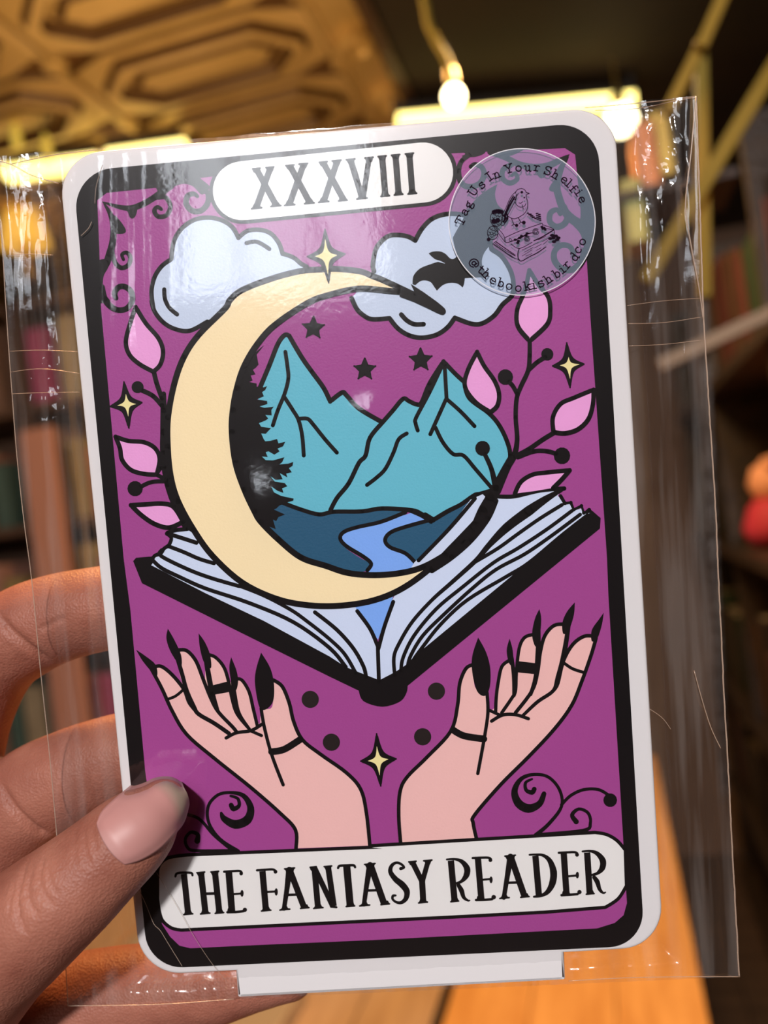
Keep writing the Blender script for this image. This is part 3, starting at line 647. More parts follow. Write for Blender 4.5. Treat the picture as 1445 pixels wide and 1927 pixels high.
letters(R3, 4.8167, [
 [dg(-8,238,25,600,58), *foot(27,608,43,0,sw=56), ([(-45,228),(30,226),(95,250),(138,310),(132,372),(90,425),(40,445)],RB), ([(60,460),(88,510),(108,570),(145,600),(162,600)],[36,46,34,20,14])],
 [dg(237,220,268,590,58), ([(190,215),(260,212),(330,212),(354,225)],[22,22,22,24]), ((350,234,18),0), dg(280,412,350,406,20), ((356,413,15,31),0), ([(220,596),(300,594),(365,588)],[24,24,24]), ((380,570,21),0), *foot(262,594,42,0,sw=62)],
 [([(532,205),(502,390),(472,575)],[60,46,40]), dg(535,205,660,565,58), *foot(529,194,55,1,sw=72), dg(500,440,605,436,24), *foot(478,578,50,0,sw=44), *foot(663,568,46,0,sw=56)],
 [dg(758,195,790,560,58), ([(705,186),(760,184),(830,192),(888,240),(922,340),(913,440),(870,520),(810,556),(745,566)],[18,20,28,46,64,62,44,28,20])],
 [dg(1015,175,1040,545,58), ([(970,168),(1040,164),(1110,162),(1135,172)],[22,22,22,24]), ((1135,186,18),0), dg(1060,380,1130,374,20), ((1138,370,15,31),0), ([(995,552),(1070,548),(1140,542)],[24,24,24]), ((1157,524,20),0), *foot(1036,549,42,0,sw=62)],
 [dg(1227,165,1250,535,58), *foot(1255,540,43,0,sw=56), ([(1185,156),(1255,152),(1320,176),(1368,238),(1364,305),(1322,352),(1272,368)],RB), ([(1290,390),(1318,430),(1340,498),(1372,532),(1392,526)],[36,46,34,20,14])]], 'letter')

# ------------------------------------------------------------------ the hand that holds the card
def skin_nodes(nt, b):
    Nn = nt.nodes; K_ = nt.links
    tc = Nn.new('ShaderNodeTexCoord'); n1 = Nn.new('ShaderNodeTexNoise'); n1.inputs['Scale'].default_value = 90; n1.inputs['Detail'].default_value = 4
    rp = Nn.new('ShaderNodeValToRGB'); rp.color_ramp.elements[0].position = .32; rp.color_ramp.elements[1].position = .7
    rp.color_ramp.elements[0].color = (.29, .098, .066, 1); rp.color_ramp.elements[1].color = (.43, .175, .12, 1)
    K_.new(tc.outputs['Object'], n1.inputs['Vector']); K_.new(n1.outputs['Fac'], rp.inputs[0]); K_.new(rp.outputs[0], b.inputs['Base Color'])
    v = Nn.new('ShaderNodeTexVoronoi'); v.inputs['Scale'].default_value = 2400
    n2 = Nn.new('ShaderNodeTexNoise'); n2.inputs['Scale'].default_value = 1100; n2.inputs['Detail'].default_value = 3
    mx = Nn.new('ShaderNodeMath'); mx.operation = 'ADD'
    bp = Nn.new('ShaderNodeBump'); bp.inputs['Strength'].default_value = .55; bp.inputs['Distance'].default_value = .00016
    K_.new(tc.outputs['Object'], v.inputs['Vector']); K_.new(tc.outputs['Object'], n2.inputs['Vector'])
    K_.new(v.outputs['Distance'], mx.inputs[0]); K_.new(n2.outputs['Fac'], mx.inputs[1]); K_.new(mx.outputs[0], bp.inputs['Height']); K_.new(bp.outputs[0], b.inputs['Normal'])
M_skin = mat('skin', (.6, .3, .22), .5, spec=.35, Subsurface_Weight=.12, Subsurface_Scale=.004, Subsurface_Radius=(1, .35, .2), build=skin_nodes)

def limb(bm, pts, n=28, sub=6):
    """pts: (px, py, w_mm, half width in px of the photograph, half depth in mm); closed tapering tube with an elliptical section"""
    P3 = [(L(x, y, w_*.001), hw * PXM * (CARD_Z - w_*.001) / CARD_Z, hd*.001) for x, y, w_, hw, hd in pts]
    path = []
    k = len(P3)
    for i in range(k-1):
        a, b, c, d = P3[max(i-1, 0)], P3[i], P3[i+1], P3[min(i+2, k-1)]
        for j in range(sub):
            t = j/sub; cr = lambda p, q, r, s_: .5*(2*q + (r-p)*t + (2*p-5*q+4*r-s_)*t*t + (3*q-p-3*r+s_)*t**3)
            path.append(tuple(cr(a[z], b[z], c[z], d[z]) for z in range(3)))
    path.append(P3[-1])
    def caps(p, d):
        out = []
        for q in range(1, 7):
            th = math.pi/2 * q/6.5; out.append((p[0] + d * (p[1]+p[2])/2 * math.sin(th), p[1]*math.cos(th), p[2]*math.cos(th)))
        return out
    d0 = (path[0][0]-path[1][0]).normalized(); d1 = (path[-1][0]-path[-2][0]).normalized()
    full = caps(path[0], d0)[::-1] + path + caps(path[-1], d1)
    rings = []; Z = Vector((0, 0, 1)); m_ = len(full)
    for i, (p, rx, rz) in enumerate(full):
        tan = (full[min(i+1, m_-1)][0] - full[max(i-1, 0)][0]).normalized()
        sx = tan.cross(Z).normalized(); sz = sx.cross(tan).normalized()
        rings.append([bm.verts.new(p + sx*math.cos(6.2832*q/n)*rx + sz*math.sin(6.2832*q/n)*rz) for q in range(n)])
    for i in range(m_-1):
        for q in range(n): bm.faces.new((rings[i][q], rings[i][(q+1) % n], rings[i+1][(q+1) % n], rings[i+1][q]))
    bm.faces.new(rings[0][::-1]); bm.faces.new(rings[-1])

bm = bmesh.new()
THUMB = [(303, 1516, 6.6, 50, 4.6), (280, 1539, 7.6, 71, 6.2), (244, 1573, 8.6, 84, 7.4), (190, 1622, 9.4, 92, 8.4), (130, 1675, 10.2, 103, 9.4), (66, 1728, 9.8, 113, 10), (-10, 1795, 7.5, 122, 11), (-100, 1880, 0, 145, 13), (-210, 1985, -10, 170, 15)]
limb(bm, THUMB)
limb(bm, [(420, 1108, -10, 66, 6), (330, 1118, -11, 76, 7), (250, 1134, -12, 79, 7.5), (180, 1147, -12.5, 82, 8), (110, 1163, -13, 86, 8.2), (45, 1190, -14, 90, 8.8), (-15, 1240, -15, 88, 9), (-65, 1330, -16, 92, 9), (-100, 1440, -17, 100, 10), (-140, 1600, -19, 110, 12)])
limb(bm, [(430, 1395, -10, 66, 6), (340, 1402, -11, 78, 7), (260, 1416, -12, 82, 7.5), (200, 1433, -12.5, 86, 8), (130, 1462, -13, 92, 8.5), (60, 1502, -14, 98, 9), (0, 1570, -15, 92, 9), (-50, 1660, -16, 95, 9.5), (-120, 1780, -18, 110, 12)])
limb(bm, [(548, 1838, -10, 44, 4.5), (470, 1838, -11, 66, 6.5), (400, 1850, -12, 77, 7.3), (300, 1862, -13, 86, 8), (200, 1880, -14, 94, 8.8), (100, 1905, -15, 100, 9.5), (0, 1945, -16, 104, 10), (-120, 2000, -18, 120, 12)])
limb(bm, [(430, 2065, -13, 70, 6.5), (300, 2070, -14, 82, 7.5), (150, 2090, -15, 92, 8.5), (0, 2120, -16, 100, 10), (-120, 2150, -18, 120, 12)])
limb(bm, [(-150, 1500, -20, 95, 12), (-190, 1640, -21, 140, 14), (-240, 1850, -21, 210, 16), (-330, 2050, -20, 250, 18), (-480, 2260, -18, 250, 20), (-680, 2480, -18, 240, 22), (-950, 2740, -18, 250, 24)])
me = bpy.data.meshes.new('tmp'); bm.to_mesh(me); bm.free()
tmp = bpy.data.objects.new('tmp', me); COL.objects.link(tmp)
r = tmp.modifiers.new('r', 'REMESH'); r.mode = 'VOXEL'; r.voxel_size = .00045; r.use_smooth_shade = True
sm = tmp.modifiers.new('s', 'CORRECTIVE_SMOOTH'); sm.iterations = 14; sm.factor = .5; sm.use_only_smooth = True
sm.rest_source = 'ORCO'
bpy.context.view_layer.update()
dg_ = bpy.context.evaluated_depsgraph_get()
hme = bpy.data.meshes.new_from_object(tmp.evaluated_get(dg_)); bpy.data.objects.remove(tmp)
hme.name = 'hand'; hme.materials.clear(); hme.materials.append(M_skin)

Z4 = fr(0, 1400, 3.6125); Z1 = fr(0, 1000, 4.0139)
# creases: polylines in the picture of the thumb back (front side) and of the finger undersides
cre = []
def crease(pts, depth, wid, w_, smooth=True):
    c = curve(pts, False, 6); cre.append(([L(x, y, w_*.001) for x, y in c], depth*.001, wid*.001, w_*.001))
for q, dp, wd in ((((95,900),(110,1010),(150,1120),(230,1240)), .42, .55), (((170,900),(190,1000),(250,1080),(310,1120)), .30, .5), (((230,830),(260,930),(330,1010),(400,1060)), .28, .5),
                  (((60,980),(70,1060),(90,1130)), .2, .5), (((290,850),(360,950),(410,1000)), .16, .45), (((500,680),(550,760),(590,830)), .26, .45), (((560,650),(600,700),(635,780)), .16, .4), (((420,680),(470,760),(500,830)), .14, .4),
                  (((130,1050),(220,1000),(300,930)), .12, .4), (((200,1130),(280,1060),(370,980)), .12, .4)):
    crease(Z4(*q), dp*1.7, wd*.72, 17.5)
crease(Z1((-40,640),(60,740),(180,850),(270,950),(300,1030)), .9, .9, -5); crease(Z1((300,745),(400,690),(500,645)), .35, .6, -5)
crease(Z4((-30,290),(60,400),(150,500),(240,610),(270,660)), .9, .9, -5);
n0 = [v.normal.copy() for v in hme.vertices]
zone = hme.color_attributes.new('zone', 'FLOAT_COLOR', 'POINT')
from mathutils.kdtree import KDTree
kd = KDTree(sum(len(c[0]) * 3 for c in cre)); info = []
for pts, dp, wd, w_ in cre:
    for i in range(len(pts)-1):
        for t in (0, .33, .66):
            p = pts[i].lerp(pts[i+1], t); u = (i+t)/(len(pts)-1); env = min(1, 5*u, 5*(1-u))
            kd.insert((p.x, p.y, w_), len(info)); info.append((dp*env, wd, w_))
    for t in range(3): kd.insert((9, 9, 9), len(info)); info.append((0, 1, 0))
kd.balance()
for v, n_ in zip(hme.vertices, n0):
    if n_.z < .1: continue
    front = v.co.z > .001
    key = (v.co.x, v.co.y, .0175 if front else -.005)
    d = 0
    for co, ix, dist in kd.find_n(key, 6):
        dp, wd, w_ = info[ix]
        if (w_ > 0) != front: continue
        dd = math.hypot(co[0]-v.co.x, co[1]-v.co.y); d = max(d, dp*math.exp(-(dd/wd)**2 * 1.6))
    d -= .0001 * noise.noise(v.co * 260)
    v.co -= n_ * d
hme.update(); hme.polygons.foreach_set('use_smooth', [True]*len(hme.polygons))
hand = link('hand', hme, mw=CM)
tag(hand, 'bare left hand pinching the card, thumb in front and fingers behind', 'hand')

# thumbnail: curved plate fitted onto the thumb
bvh = BVHTree.FromPolygons([v.co for v in hme.vertices], [tuple(p.vertices) for p in hme.polygons])
up_ = curve([(184,1548),(194,1527),(219,1503),(249,1478),(274,1461),(303,1452)], False, 8)
lo_ = curve([(236,1625),(265,1617),(298,1598),(324,1572),(344,1545),(353,1512)], False, 8)
vs, fs, cols = [], [], []
NU, NV = 40, 24
for i in range(NU+1):
    u = i/NU; f_ = u*(len(up_)-1); a = int(min(f_, len(up_)-2)); t = f_-a
    pu = [up_[a][q]*(1-t)+up_[a+1][q]*t for q in (0, 1)]; pl = [lo_[a][q]*(1-t)+lo_[a+1][q]*t for q in (0, 1)]
    for j in range(NV+1):
        v_ = j/NV; bul = 4*v_*(1-v_)
        x = pu[0]*(1-v_)+pl[0]*v_; y = pu[1]*(1-v_)+pl[1]*v_
        k = -9*(1-u)**2*bul + 15*max(0, u-.45)/.55*bul                       # cuticle bulges back, free edge forward
        x += k*.72; y -= k*.69
        vs.append((x, y, u, v_, bul))
pos = []
for x, y, u, v_, bul in vs:
    o = L(x, y, .030); d = (L(x, y, .0) - o).normalized()
    hit = bvh.ray_cast(o, d)[0]
    if hit is None: hit = L(x, y, .0055)
    pos.append([x, y, hit.z])
for it in range(6):                                                       # relax heights into one smooth arch
    nz_ = [p[2] for p in pos]
    for i in range(NU+1):
        for j in range(NV+1):
            s_ = c_ = 0
            for di, dj in ((0,0),(1,0),(-1,0),(0,1),(0,-1)):
                if 0 <= i+di <= NU and 0 <= j+dj <= NV: s_ += nz_[(i+di)*(NV+1)+j+dj]; c_ += 1
            pos[i*(NV+1)+j][2] = s_/c_
verts = []
for (x, y, h), (_, _, u, v_, bul) in zip(pos, vs):
    lift = .00045*min(1, bul*2.2)*min(1, u*7+.15) - .00022 + (.0007*max(0, u-.8)/.2)
    verts.append(L(x, y, h + lift))
for i in range(NU):
    for j in range(NV): q = i*(NV+1)+j; fs.append((q, q+NV+1, q+NV+2, q+1))
nme = mesh('thumbnail', verts, fs, [], smooth=True)
ca = nme.color_attributes.new('zone', 'FLOAT_COLOR', 'POINT')
for i, (x, y, u, v_, bul) in enumerate(vs):
    e = u - (.68 + .12*bul**.7) ; t = max(0, min(1, e/.13+.4)); c0 = (.52, .25, .23); c1 = (.30, .235, .18)
    lun = max(0, 1 - ((u/.2)**2 + ((v_-.5)/.35)**2)); 
    ca.data[i].color = tuple(c0[q]*(1-t)+c1[q]*t + lun*.08 for q in range(3)) + (1,)
def nail_nodes(nt, b):
    at = nt.nodes.new('ShaderNodeVertexColor'); at.layer_name = 'zone'; nt.links.new(at.outputs[0], b.inputs['Base Color'])
M_nail = mat('nail', (.6, .4, .35), .45, spec=.4, build=nail_nodes)
nme.materials.append(M_nail)
nl = link('thumbnail', nme, hand); nl['label'] = 'pink thumbnail with a greyish free edge'
so = nl.modifiers.new('thick', 'SOLIDIFY'); so.thickness = .00035; so.offset = -1

# ------------------------------------------------------------------ clear sleeve round the card, and the round sticker on it
def film_mat(name, haze=.025, f0=.075, rough=.05, bump=.0, tint=(1, 1, 1), gcol=(1, 1, 1)):
    mt = bpy.data.materials.new(name); mt.use_nodes = True; nt = mt.node_tree; Nn = nt.nodes; Nn.clear(); K_ = nt.links
    out = Nn.new('ShaderNodeOutputMaterial'); tr = Nn.new('ShaderNodeBsdfTransparent'); tr.inputs[0].default_value = (*tint, 1)
    gl = Nn.new('ShaderNodeBsdfGlossy'); gl.inputs['Roughness'].default_value = rough; gl.inputs[0].default_value = (*gcol, 1)
    df = Nn.new('ShaderNodeBsdfDiffuse'); df.inputs[0].default_value = (.85, .82, .80, 1)
    lw = Nn.new('ShaderNodeLayerWeight'); lw.inputs[0].default_value = .5
    pw = Nn.new('ShaderNodeMath'); pw.operation = 'POWER'; pw.inputs[1].default_value = 4
    ma = Nn.new('ShaderNodeMath'); ma.operation = 'MULTIPLY_ADD'; ma.inputs[1].default_value = .7; ma.inputs[2].default_value = f0
    K_.new(lw.outputs['Facing'], pw.inputs[0]); K_.new(pw.outputs[0], ma.inputs[0])
    m1 = Nn.new('ShaderNodeMixShader'); m1.inputs[0].default_value = haze; m2 = Nn.new('ShaderNodeMixShader')
    K_.new(tr.outputs[0], m1.inputs[1]); K_.new(df.outputs[0], m1.inputs[2])
    K_.new(ma.outputs[0], m2.inputs[0]); K_.new(m1.outputs[0], m2.inputs[1]); K_.new(gl.outputs[0], m2.inputs[2]); K_.new(m2.outputs[0], out.inputs[0])
    tc = Nn.new('ShaderNodeTexCoord'); nz = Nn.new('ShaderNodeTexNoise'); nz.inputs['Scale'].default_value = 900
    bp = Nn.new('ShaderNodeBump'); bp.inputs['Strength'].default_value = bump; bp.inputs['Distance'].default_value = .0001
    K_.new(tc.outputs['Object'], nz.inputs['Vector']); K_.new(nz.outputs['Fac'], bp.inputs['Height']); K_.new(bp.outputs[0], gl.inputs['Normal'])
    return mt
M_film = film_mat('clear_film', .006, .075, .085, .12)
M_film2 = film_mat('clear_film_back', .03, .075, .09, .12)
def streaky(mt, lo, hi):                     # haze varies in slightly milky streaks along the film
    nt = mt.node_tree; Nn = nt.nodes; m1 = [n for n in Nn if n.type == 'MIX_SHADER' and not n.inputs[0].is_linked][0]
    tc = Nn.new('ShaderNodeTexCoord'); mp = Nn.new('ShaderNodeMapping'); mp.inputs['Scale'].default_value = (420, 26, 26)
    nz = Nn.new('ShaderNodeTexNoise'); nz.inputs['Scale'].default_value = 1.0; nz.inputs['Detail'].default_value = 2
    mr = Nn.new('ShaderNodeMapRange'); mr.inputs[1].default_value = .45; mr.inputs[2].default_value = .66; mr.inputs[3].default_value = lo; mr.inputs[4].default_value = hi
    nt.links.new(tc.outputs['Object'], mp.inputs[0]); nt.links.new(mp.outputs[0], nz.inputs['Vector']); nt.links.new(nz.outputs['Fac'], mr.inputs[0]); nt.links.new(mr.outputs[0], m1.inputs[0])
streaky(M_film2, .006, .075)
M_seam = film_mat('heat_seal', .5, .10, .2, .3)
M_seam.node_tree.nodes['Diffuse BSDF'].inputs[0].default_value = (.62, .48, .38, 1)
sleeve = thing('plastic_sleeve', 'crinkled clear plastic sleeve wrapped around the printed card', 'sleeve', mw=CM)
BAG = [(-28, 296), (1310, 181), (1391, 1838), (128, 1893)]
def sdf_out(x, y):
    """distance in px outside the plate outline's straight box"""
    l = x - (106.5 + (y-290)*.1017); r_ = (1157 + (y-197)*.0589) - x; t = y - (290 - (x-106.5)*.0885); b = (1838 - (x-264)*.0548) - y
    return -min(l, r_, t, b)
LEFT = [(-28, 296), (0, 420), (10, 560), (16, 650), (23, 745), (32, 860), (45, 980), (60, 1095), (76, 1260), (95, 1440), (112, 1640), (128, 1893)]
RIGHT = [(1310, 181), (1318, 420), (1324, 600), (1330, 700), (1346, 950), (1354, 1130), (1362, 1300), (1374, 1520), (1385, 1730), (1391, 1838)]
def lerp_line(P_, y):
    if y <= P_[0][1]: return P_[0][0]
    for a, b in zip(P_, P_[1:]):
        if y <= b[1]: return a[0] + (b[0]-a[0])*(y-a[1])/(b[1]-a[1])
    return P_[-1][0]
def ss(a, b, x): t = max(0, min(1, (x-a)/(b-a))); return t*t*(3-2*t)
BULGE = [(690, 785, 42, 38, .32), (492, 985, 80, 100, 1.2), (247, 672, 13, 46, .14), (1098, 742, 26, 44, .22), (262, 1040, 50, 90, .25), (905, 1345, 300, 260, .10)]     # places where the film stands off the card
def hgt(x, y, side):
    """film height in mm above the card face; side 1 front, -1 back"""
    q = sdf_out(x, y); o = ss(-8, 34, q)
    nv = lambda sx, sy, ph: noise.noise(Vector((x*sx + ph, y*sy - ph, ph)))
    base = .45*(1-o) + (-.9)*o if side > 0 else -3.9*(1-o) + (-1.9)*o
    lat = ss(0, 1, 1 - min(1, abs(x - (190 + (y-300)*.10))/170)) if side > 0 else 1
    cor = math.exp(-(((x-150)/120)**2 + ((y-330)/90)**2)) + math.exp(-(((x-1240)/70)**2 + ((y-290)/120)**2)) + .8*math.exp(-(((x-330)/150)**2 + ((y-1845)/50)**2)) + .5*math.exp(-(((x-1160)/130)**2 + ((y-1815)/40)**2)) + .9*math.exp(-(((x-85)/45)**2 + ((y-705)/80)**2))
    h = base
    h += (.10*nv(.0035, .0045, 3.1 + side) + .035*nv(.010, .007, 9.7))
    h += lat*(.085*nv(.045, .0025, 5.3) + .03*nv(.11, .004, 7.7))
    h += o*(.34*nv(.035, .0035, 1.7 + side) + .16*nv(.09, .009, 4.4 + side) + .07*nv(.16, .03, 2.2))
    if cor > .03:
        rd = 0
        for k_, (f_, a_) in enumerate(((.028, .65), (.06, .34), (.12, .15))):
            rd += a_*(1 - abs(2*noise.noise(Vector((x*f_ + 11*k_, y*f_, 6.6 + side)))))**2
        h += (rd - .6)*cor*.5*(.05 + .95*o)
    if side > 0:
        # long soft folds right of the card
        h += o*.25*math.exp(-((x - 1255 - .03*(y-900))/9)**2)*ss(560, 700, y)*(1-ss(1150, 1300, y))
        h = min(max(h, .30), .62)*(1-o) + h*o
        for bx, by, sx_, sy_, am in BULGE: h += am*math.exp(-((x-bx)/sx_)**2 - ((y-by)/sy_)**2)
    else: h = min(h, -3.45*(1-o) + h*o)
    return h
def film(side, nx, ny):
    vs = []; fs = []
    for j in range(ny+1):
        t = j/ny
        for i in range(nx+1):
            s_ = i/nx
            yl = BAG[0][1] + (BAG[3][1]-BAG[0][1])*t; yr = BAG[1][1] + (BAG[2][1]-BAG[1][1])*t
            xl = lerp_line(LEFT, yl); xr = lerp_line(RIGHT, yr)
            x = xl + (xr-xl)*s_; y = yl + (yr-yl)*s_
            if t == 0: y += 4*noise.noise(Vector((x*.02, side, 0)))
            e = ss(0, .02, min(s_, 1-s_))
            h = hgt(x, y, side)*e + (-1.4)*(1-e)
            vs.append(L(x, y, h*.001))
    for j in range(ny):
        for i in range(nx): q = j*(nx+1)+i; fs.append((q, q+nx+1, q+nx+2, q+1))
    return mesh('film', vs, fs, M_film if side > 0 else M_film2, smooth=True)
ff_ = link('front_film', film(1, 330, 420), sleeve); bf_ = link('back_film', film(-1, 220, 260), sleeve)
def pxtube(pts, w_, r_, name, m_=M_seam, n=6, sm=True):
    c = curve(pts, False, 5) if sm else pts
    return MB().tube([L(x, y, (w_(x, y) if callable(w_) else w_)*.001) for x, y in c], r_*.001, n).build(name, m_, sleeve, smooth=True)
pxtube(LEFT, -1.4, .085, 'side_seam')
def dense(P_, n=150, a=.5):
    ys = [P_[0][1] + (P_[-1][1]-P_[0][1])*k/n for k in range(n+1)]
    return [(lerp_line(P_, y) + random.uniform(-a, a), y) for y in ys]
o = pxtube(dense(RIGHT), -1.4, .13, 'side_seam', sm=False)
pxtube([(1310, 181), (1300, 290), (1290, 385), (1300, 460), (1315, 540), (1323, 600)], -.8, .11, 'side_seam')
pxtube([(-28, 296), (20, 309), (60, 330), (110, 345)], -.6, .10, 'top_edge'); pxtube([(20, 309), (60, 300), (110, 290), (180, 282)], -1.6, .08, 'top_edge')
pxtube([(1100, 203), (1180, 196), (1240, 190), (1310, 181)], -1.0, .08, 'top_edge'); pxtube([(1120, 208), (1200, 204), (1270, 190), (1308, 183)], -1.6, .07, 'top_edge')
pxtube([(1391, 1838), (1300, 1838), (1180, 1840), (1070, 1846)], -1.6, .06, 'bottom_fold'); pxtube([(440, 1880), (300, 1890), (128, 1893)], -1.6, .06, 'bottom_fold')
for p_, w_ in ((((14, 481), (60, 478), (100, 480)), -1.2), (((16, 661), (80, 659), (146, 662)), -2), (((20, 700), (80, 694), (150, 703)), -2), (((24, 741), (80, 739), (150, 738)), -2),
              (((1180, 575), (1250, 566), (1322, 561)), -2), (((1182, 609), (1250, 607), (1323, 596)), -2), (((1183, 651), (1250, 648), (1320, 640)), -2)):
    pxtube(p_, w_, .045, 'flap_fold')
film_h = lambda x, y: hgt(x, y, 1) + .06
pxtube(K((110,480),(160,590),(200,688),(235,725),(275,790),(355,920)), film_h, .05, 'crease_line'); pxtube(K((215,410),(330,600),(420,760),(520,910),(600,1005)), film_h, .035, 'crease_line')
pxtube(A((335,400),(310,480),(290,560),(283,660)), film_h, .05, 'crease_line'); pxtube(A((262,785),(240,830),(190,880)), film_h, .07, 'crease_line')
pxtube([(1185, 1316), (1215, 1330), (1245, 1350), (1262, 1372)], -1.2, .05, 'crease_line'); pxtube([(1306, 1262), (1322, 1320), (1338, 1370), (1356, 1408)], -1.2, .08, 'crease_line')

# round sticker
Print.z[0] = 0
M_stk = film_mat('frosted_sticker', .24, .006, .3, .2)
M_stk.node_tree.nodes['Diffuse BSDF'].inputs[0].default_value = (.42, .56, .74, 1)
M_sedge = mat('sticker_edge', (.75, .75, .8), .3)
M_sink = mat('sticker_ink', (.012, .004, .012), .8, spec=.05)
SW = .00068
stk = thing('round_sticker', 'round frosted sticker with a bird on books and curved lettering', 'sticker', mw=CM)
cs = (982.3, 417.6); RS = 137.6
disc = [(cs[0]+RS*math.cos(6.2832*k/96), cs[1]+RS*1.003*math.sin(6.2832*k/96)) for k in range(96)]
vb = [L(x, y, SW) for x, y in disc]; vt = [L(x, y, SW - .00006) for x, y in disc]
me = mesh('sticker_film', vb, [tuple(range(96))[::-1]], M_stk); link('sticker_film', me, stk)
s = Print(SW); s.stroke(disc, 1.6, M_sedge, False, True, caps=False); s.build('sticker_edge', stk)
GL = {
'T': [[(-.42,.78),(-.42,1),(.42,1),(.42,.78)],[(0,1),(0,0)],[(-.22,0),(.22,0)]],
'a': [[(-.28,.52),(-.1,.65),(.12,.62),(.2,.45),(.2,.1),(.36,0)],[(.2,.38),(-.1,.38),(-.3,.22),(-.22,.03),(0,0),(.2,.14)]],
'g': [[(.12,.62),(-.15,.62),(-.27,.46),(-.15,.28),(.1,.28),(.2,.45),(.12,.62)],[(.12,.6),(.36,.66)],[(-.15,.28),(-.27,.15),(.1,.08),(.3,-.04),(.2,-.22),(-.1,-.26),(-.32,-.12),(-.2,.05)]],
'U': [[(-.48,1),(-.14,1)],[(.14,1),(.48,1)],[(-.32,1),(-.32,.25),(-.15,.02),(.15,.02),(.32,.25),(.32,1)]],
's': [[(.24,.66),(.24,.5)],[(.24,.54),(.08,.66),(-.2,.6),(-.22,.44),(.1,.35),(.28,.2),(.18,.02),(-.1,0),(-.27,.1)],[(-.27,.18),(-.27,0)]],
'I': [[(0,1),(0,0)],[(-.27,1),(.27,1)],[(-.27,0),(.27,0)]],
'n': [[(-.38,.62),(-.22,.62),(-.22,0)],[(-.38,0),(-.06,0)],[(-.22,.42),(0,.65),(.2,.5),(.2,0)],[(.06,0),(.36,0)]],
'Y': [[(-.48,1),(-.16,1)],[(.16,1),(.48,1)],[(-.34,1),(0,.48)],[(.34,1),(0,.48),(0,0)],[(-.22,0),(.22,0)]],
'o': [[(0,.66),(-.22,.56),(-.3,.33),(-.22,.1),(0,0),(.22,.1),(.3,.33),(.22,.56),(0,.66)]],
'u': [[(-.38,.62),(-.22,.62),(-.22,.15),(-.05,0),(.2,.14)],[(.04,.62),(.2,.62),(.2,0),(.36,0)]],
'r': [[(-.32,.62),(-.12,.62),(-.12,0)],[(-.32,0),(.12,0)],[(-.12,.4),(.08,.64),(.3,.58)]],
'S': [[(.3,1),(.3,.72)],[(.3,.8),(.1,1),(-.2,.96),(-.32,.75),(-.15,.56),(.15,.48),(.34,.25),(.2,.03),(-.1,0),(-.32,.16)],[(-.32,.26),(-.32,0)]],
'h': [[(-.38,1),(-.22,1),(-.22,0)],[(-.38,0),(-.06,0)],[(-.22,.42),(0,.65),(.2,.5),(.2,0)],[(.06,0),(.36,0)]],
'e': [[(-.25,.36),(.28,.36),(.2,.58),(0,.67),(-.22,.56),(-.29,.3),(-.15,.05),(.08,0),(.28,.12)]],
'l': [[(-.2,1),(0,1),(0,0)],[(-.26,0),(.26,0)]],
'f': [[(.3,.92),(.1,1),(-.05,.85),(-.05,0)],[(-.25,0),(.18,0)],[(-.25,.6),(.22,.6)]],
'i': [[(-.2,.62),(0,.62),(0,0)],[(-.26,0),(.26,0)],[(0,.88),(.01,.9)]],
'@': [[(.2,.1),(-.1,0),(-.42,.15),(-.5,.5),(-.35,.85),(0,1),(.35,.88),(.5,.55),(.4,.3),(.25,.28),(.2,.4),(.25,.7)],[(.2,.5),(.05,.7),(-.15,.65),(-.22,.45),(-.1,.28),(.08,.32),(.2,.5)]],
't': [[(-.06,.9),(-.06,.15),(.08,0),(.28,.1)],[(-.25,.62),(.25,.62)]],
'b': [[(-.38,1),(-.22,1),(-.22,0)],[(-.22,.42),(0,.65),(.24,.52),(.28,.32),(.22,.1),(0,0),(-.22,.16)]],
'k': [[(-.38,1),(-.22,1),(-.22,0)],[(-.38,0),(-.06,0)],[(.24,.62),(-.2,.28)],[(-.06,.38),(.26,0)],[(.1,0),(.4,0)],[(.08,.62),(.38,.62)]],
'd': [[(.04,1),(.22,1),(.22,0),(.38,0)],[(.22,.45),(0,.65),(-.24,.52),(-.28,.32),(-.22,.1),(0,0),(.22,.16)]],
'c': [[(.25,.64),(.25,.48)],[(.25,.52),(.08,.66),(-.15,.6),(-.29,.33),(-.15,.05),(.08,0),(.27,.12)]]}
def arc_text(txt, pts, h_, name, inner):
    s = Print(SW + 1e-5); z = s.nz(); pp = P(*pts)
    for i, ch in enumerate(txt):
        a = pp[max(i-1, 0)]; b = pp[min(i+1, len(pp)-1)]; dx, dy = b[0]-a[0], b[1]-a[1]; l = math.hypot(dx, dy); dx /= l; dy /= l
        ux, uy = dy, -dx; cx_, cy_ = pp[i]; mid = .5 if (ch.isupper() or ch in '@hlbkdft') else .33
        for st in GL[ch]:
            q = [(cx_ + dx*px_*h_*1.05 + ux*(py_-mid)*h_, cy_ + dy*px_*h_*1.05 + uy*(py_-mid)*h_) for px_, py_ in st]
            s.stroke(q, 2.3, M_sink, len(q) > 3, z=z, n=3)
    s.build(name, stk)
arc_text('TagUsInYourShelfie', [(135,698),(182,615),(222,545),(258,410),(345,355),(415,268),(490,255),(605,192),(700,192),(790,190),(878,188),(985,212),(1062,248),(1142,305),(1192,332),(1235,385),(1278,428),(1312,495)], 15.5, 'sticker_lettering', True)
arc_text('@thebookishbirdco', [(268,1112),(340,1168),(390,1212),(450,1282),(532,1300),(608,1338),(698,1358),(785,1330),(850,1330),(918,1312),(985,1262),(1068,1210),(1128,1178),(1172,1130),(1238,1050),(1280,985),(1322,905)], 16, 'sticker_lettering', False)
s = Print(SW + 1e-5); z = s.nz()
def u_(w_, *p, sm=True): s.stroke(U(*p), w_, M_sink, sm and len(p) > 2, z=z, n=4)
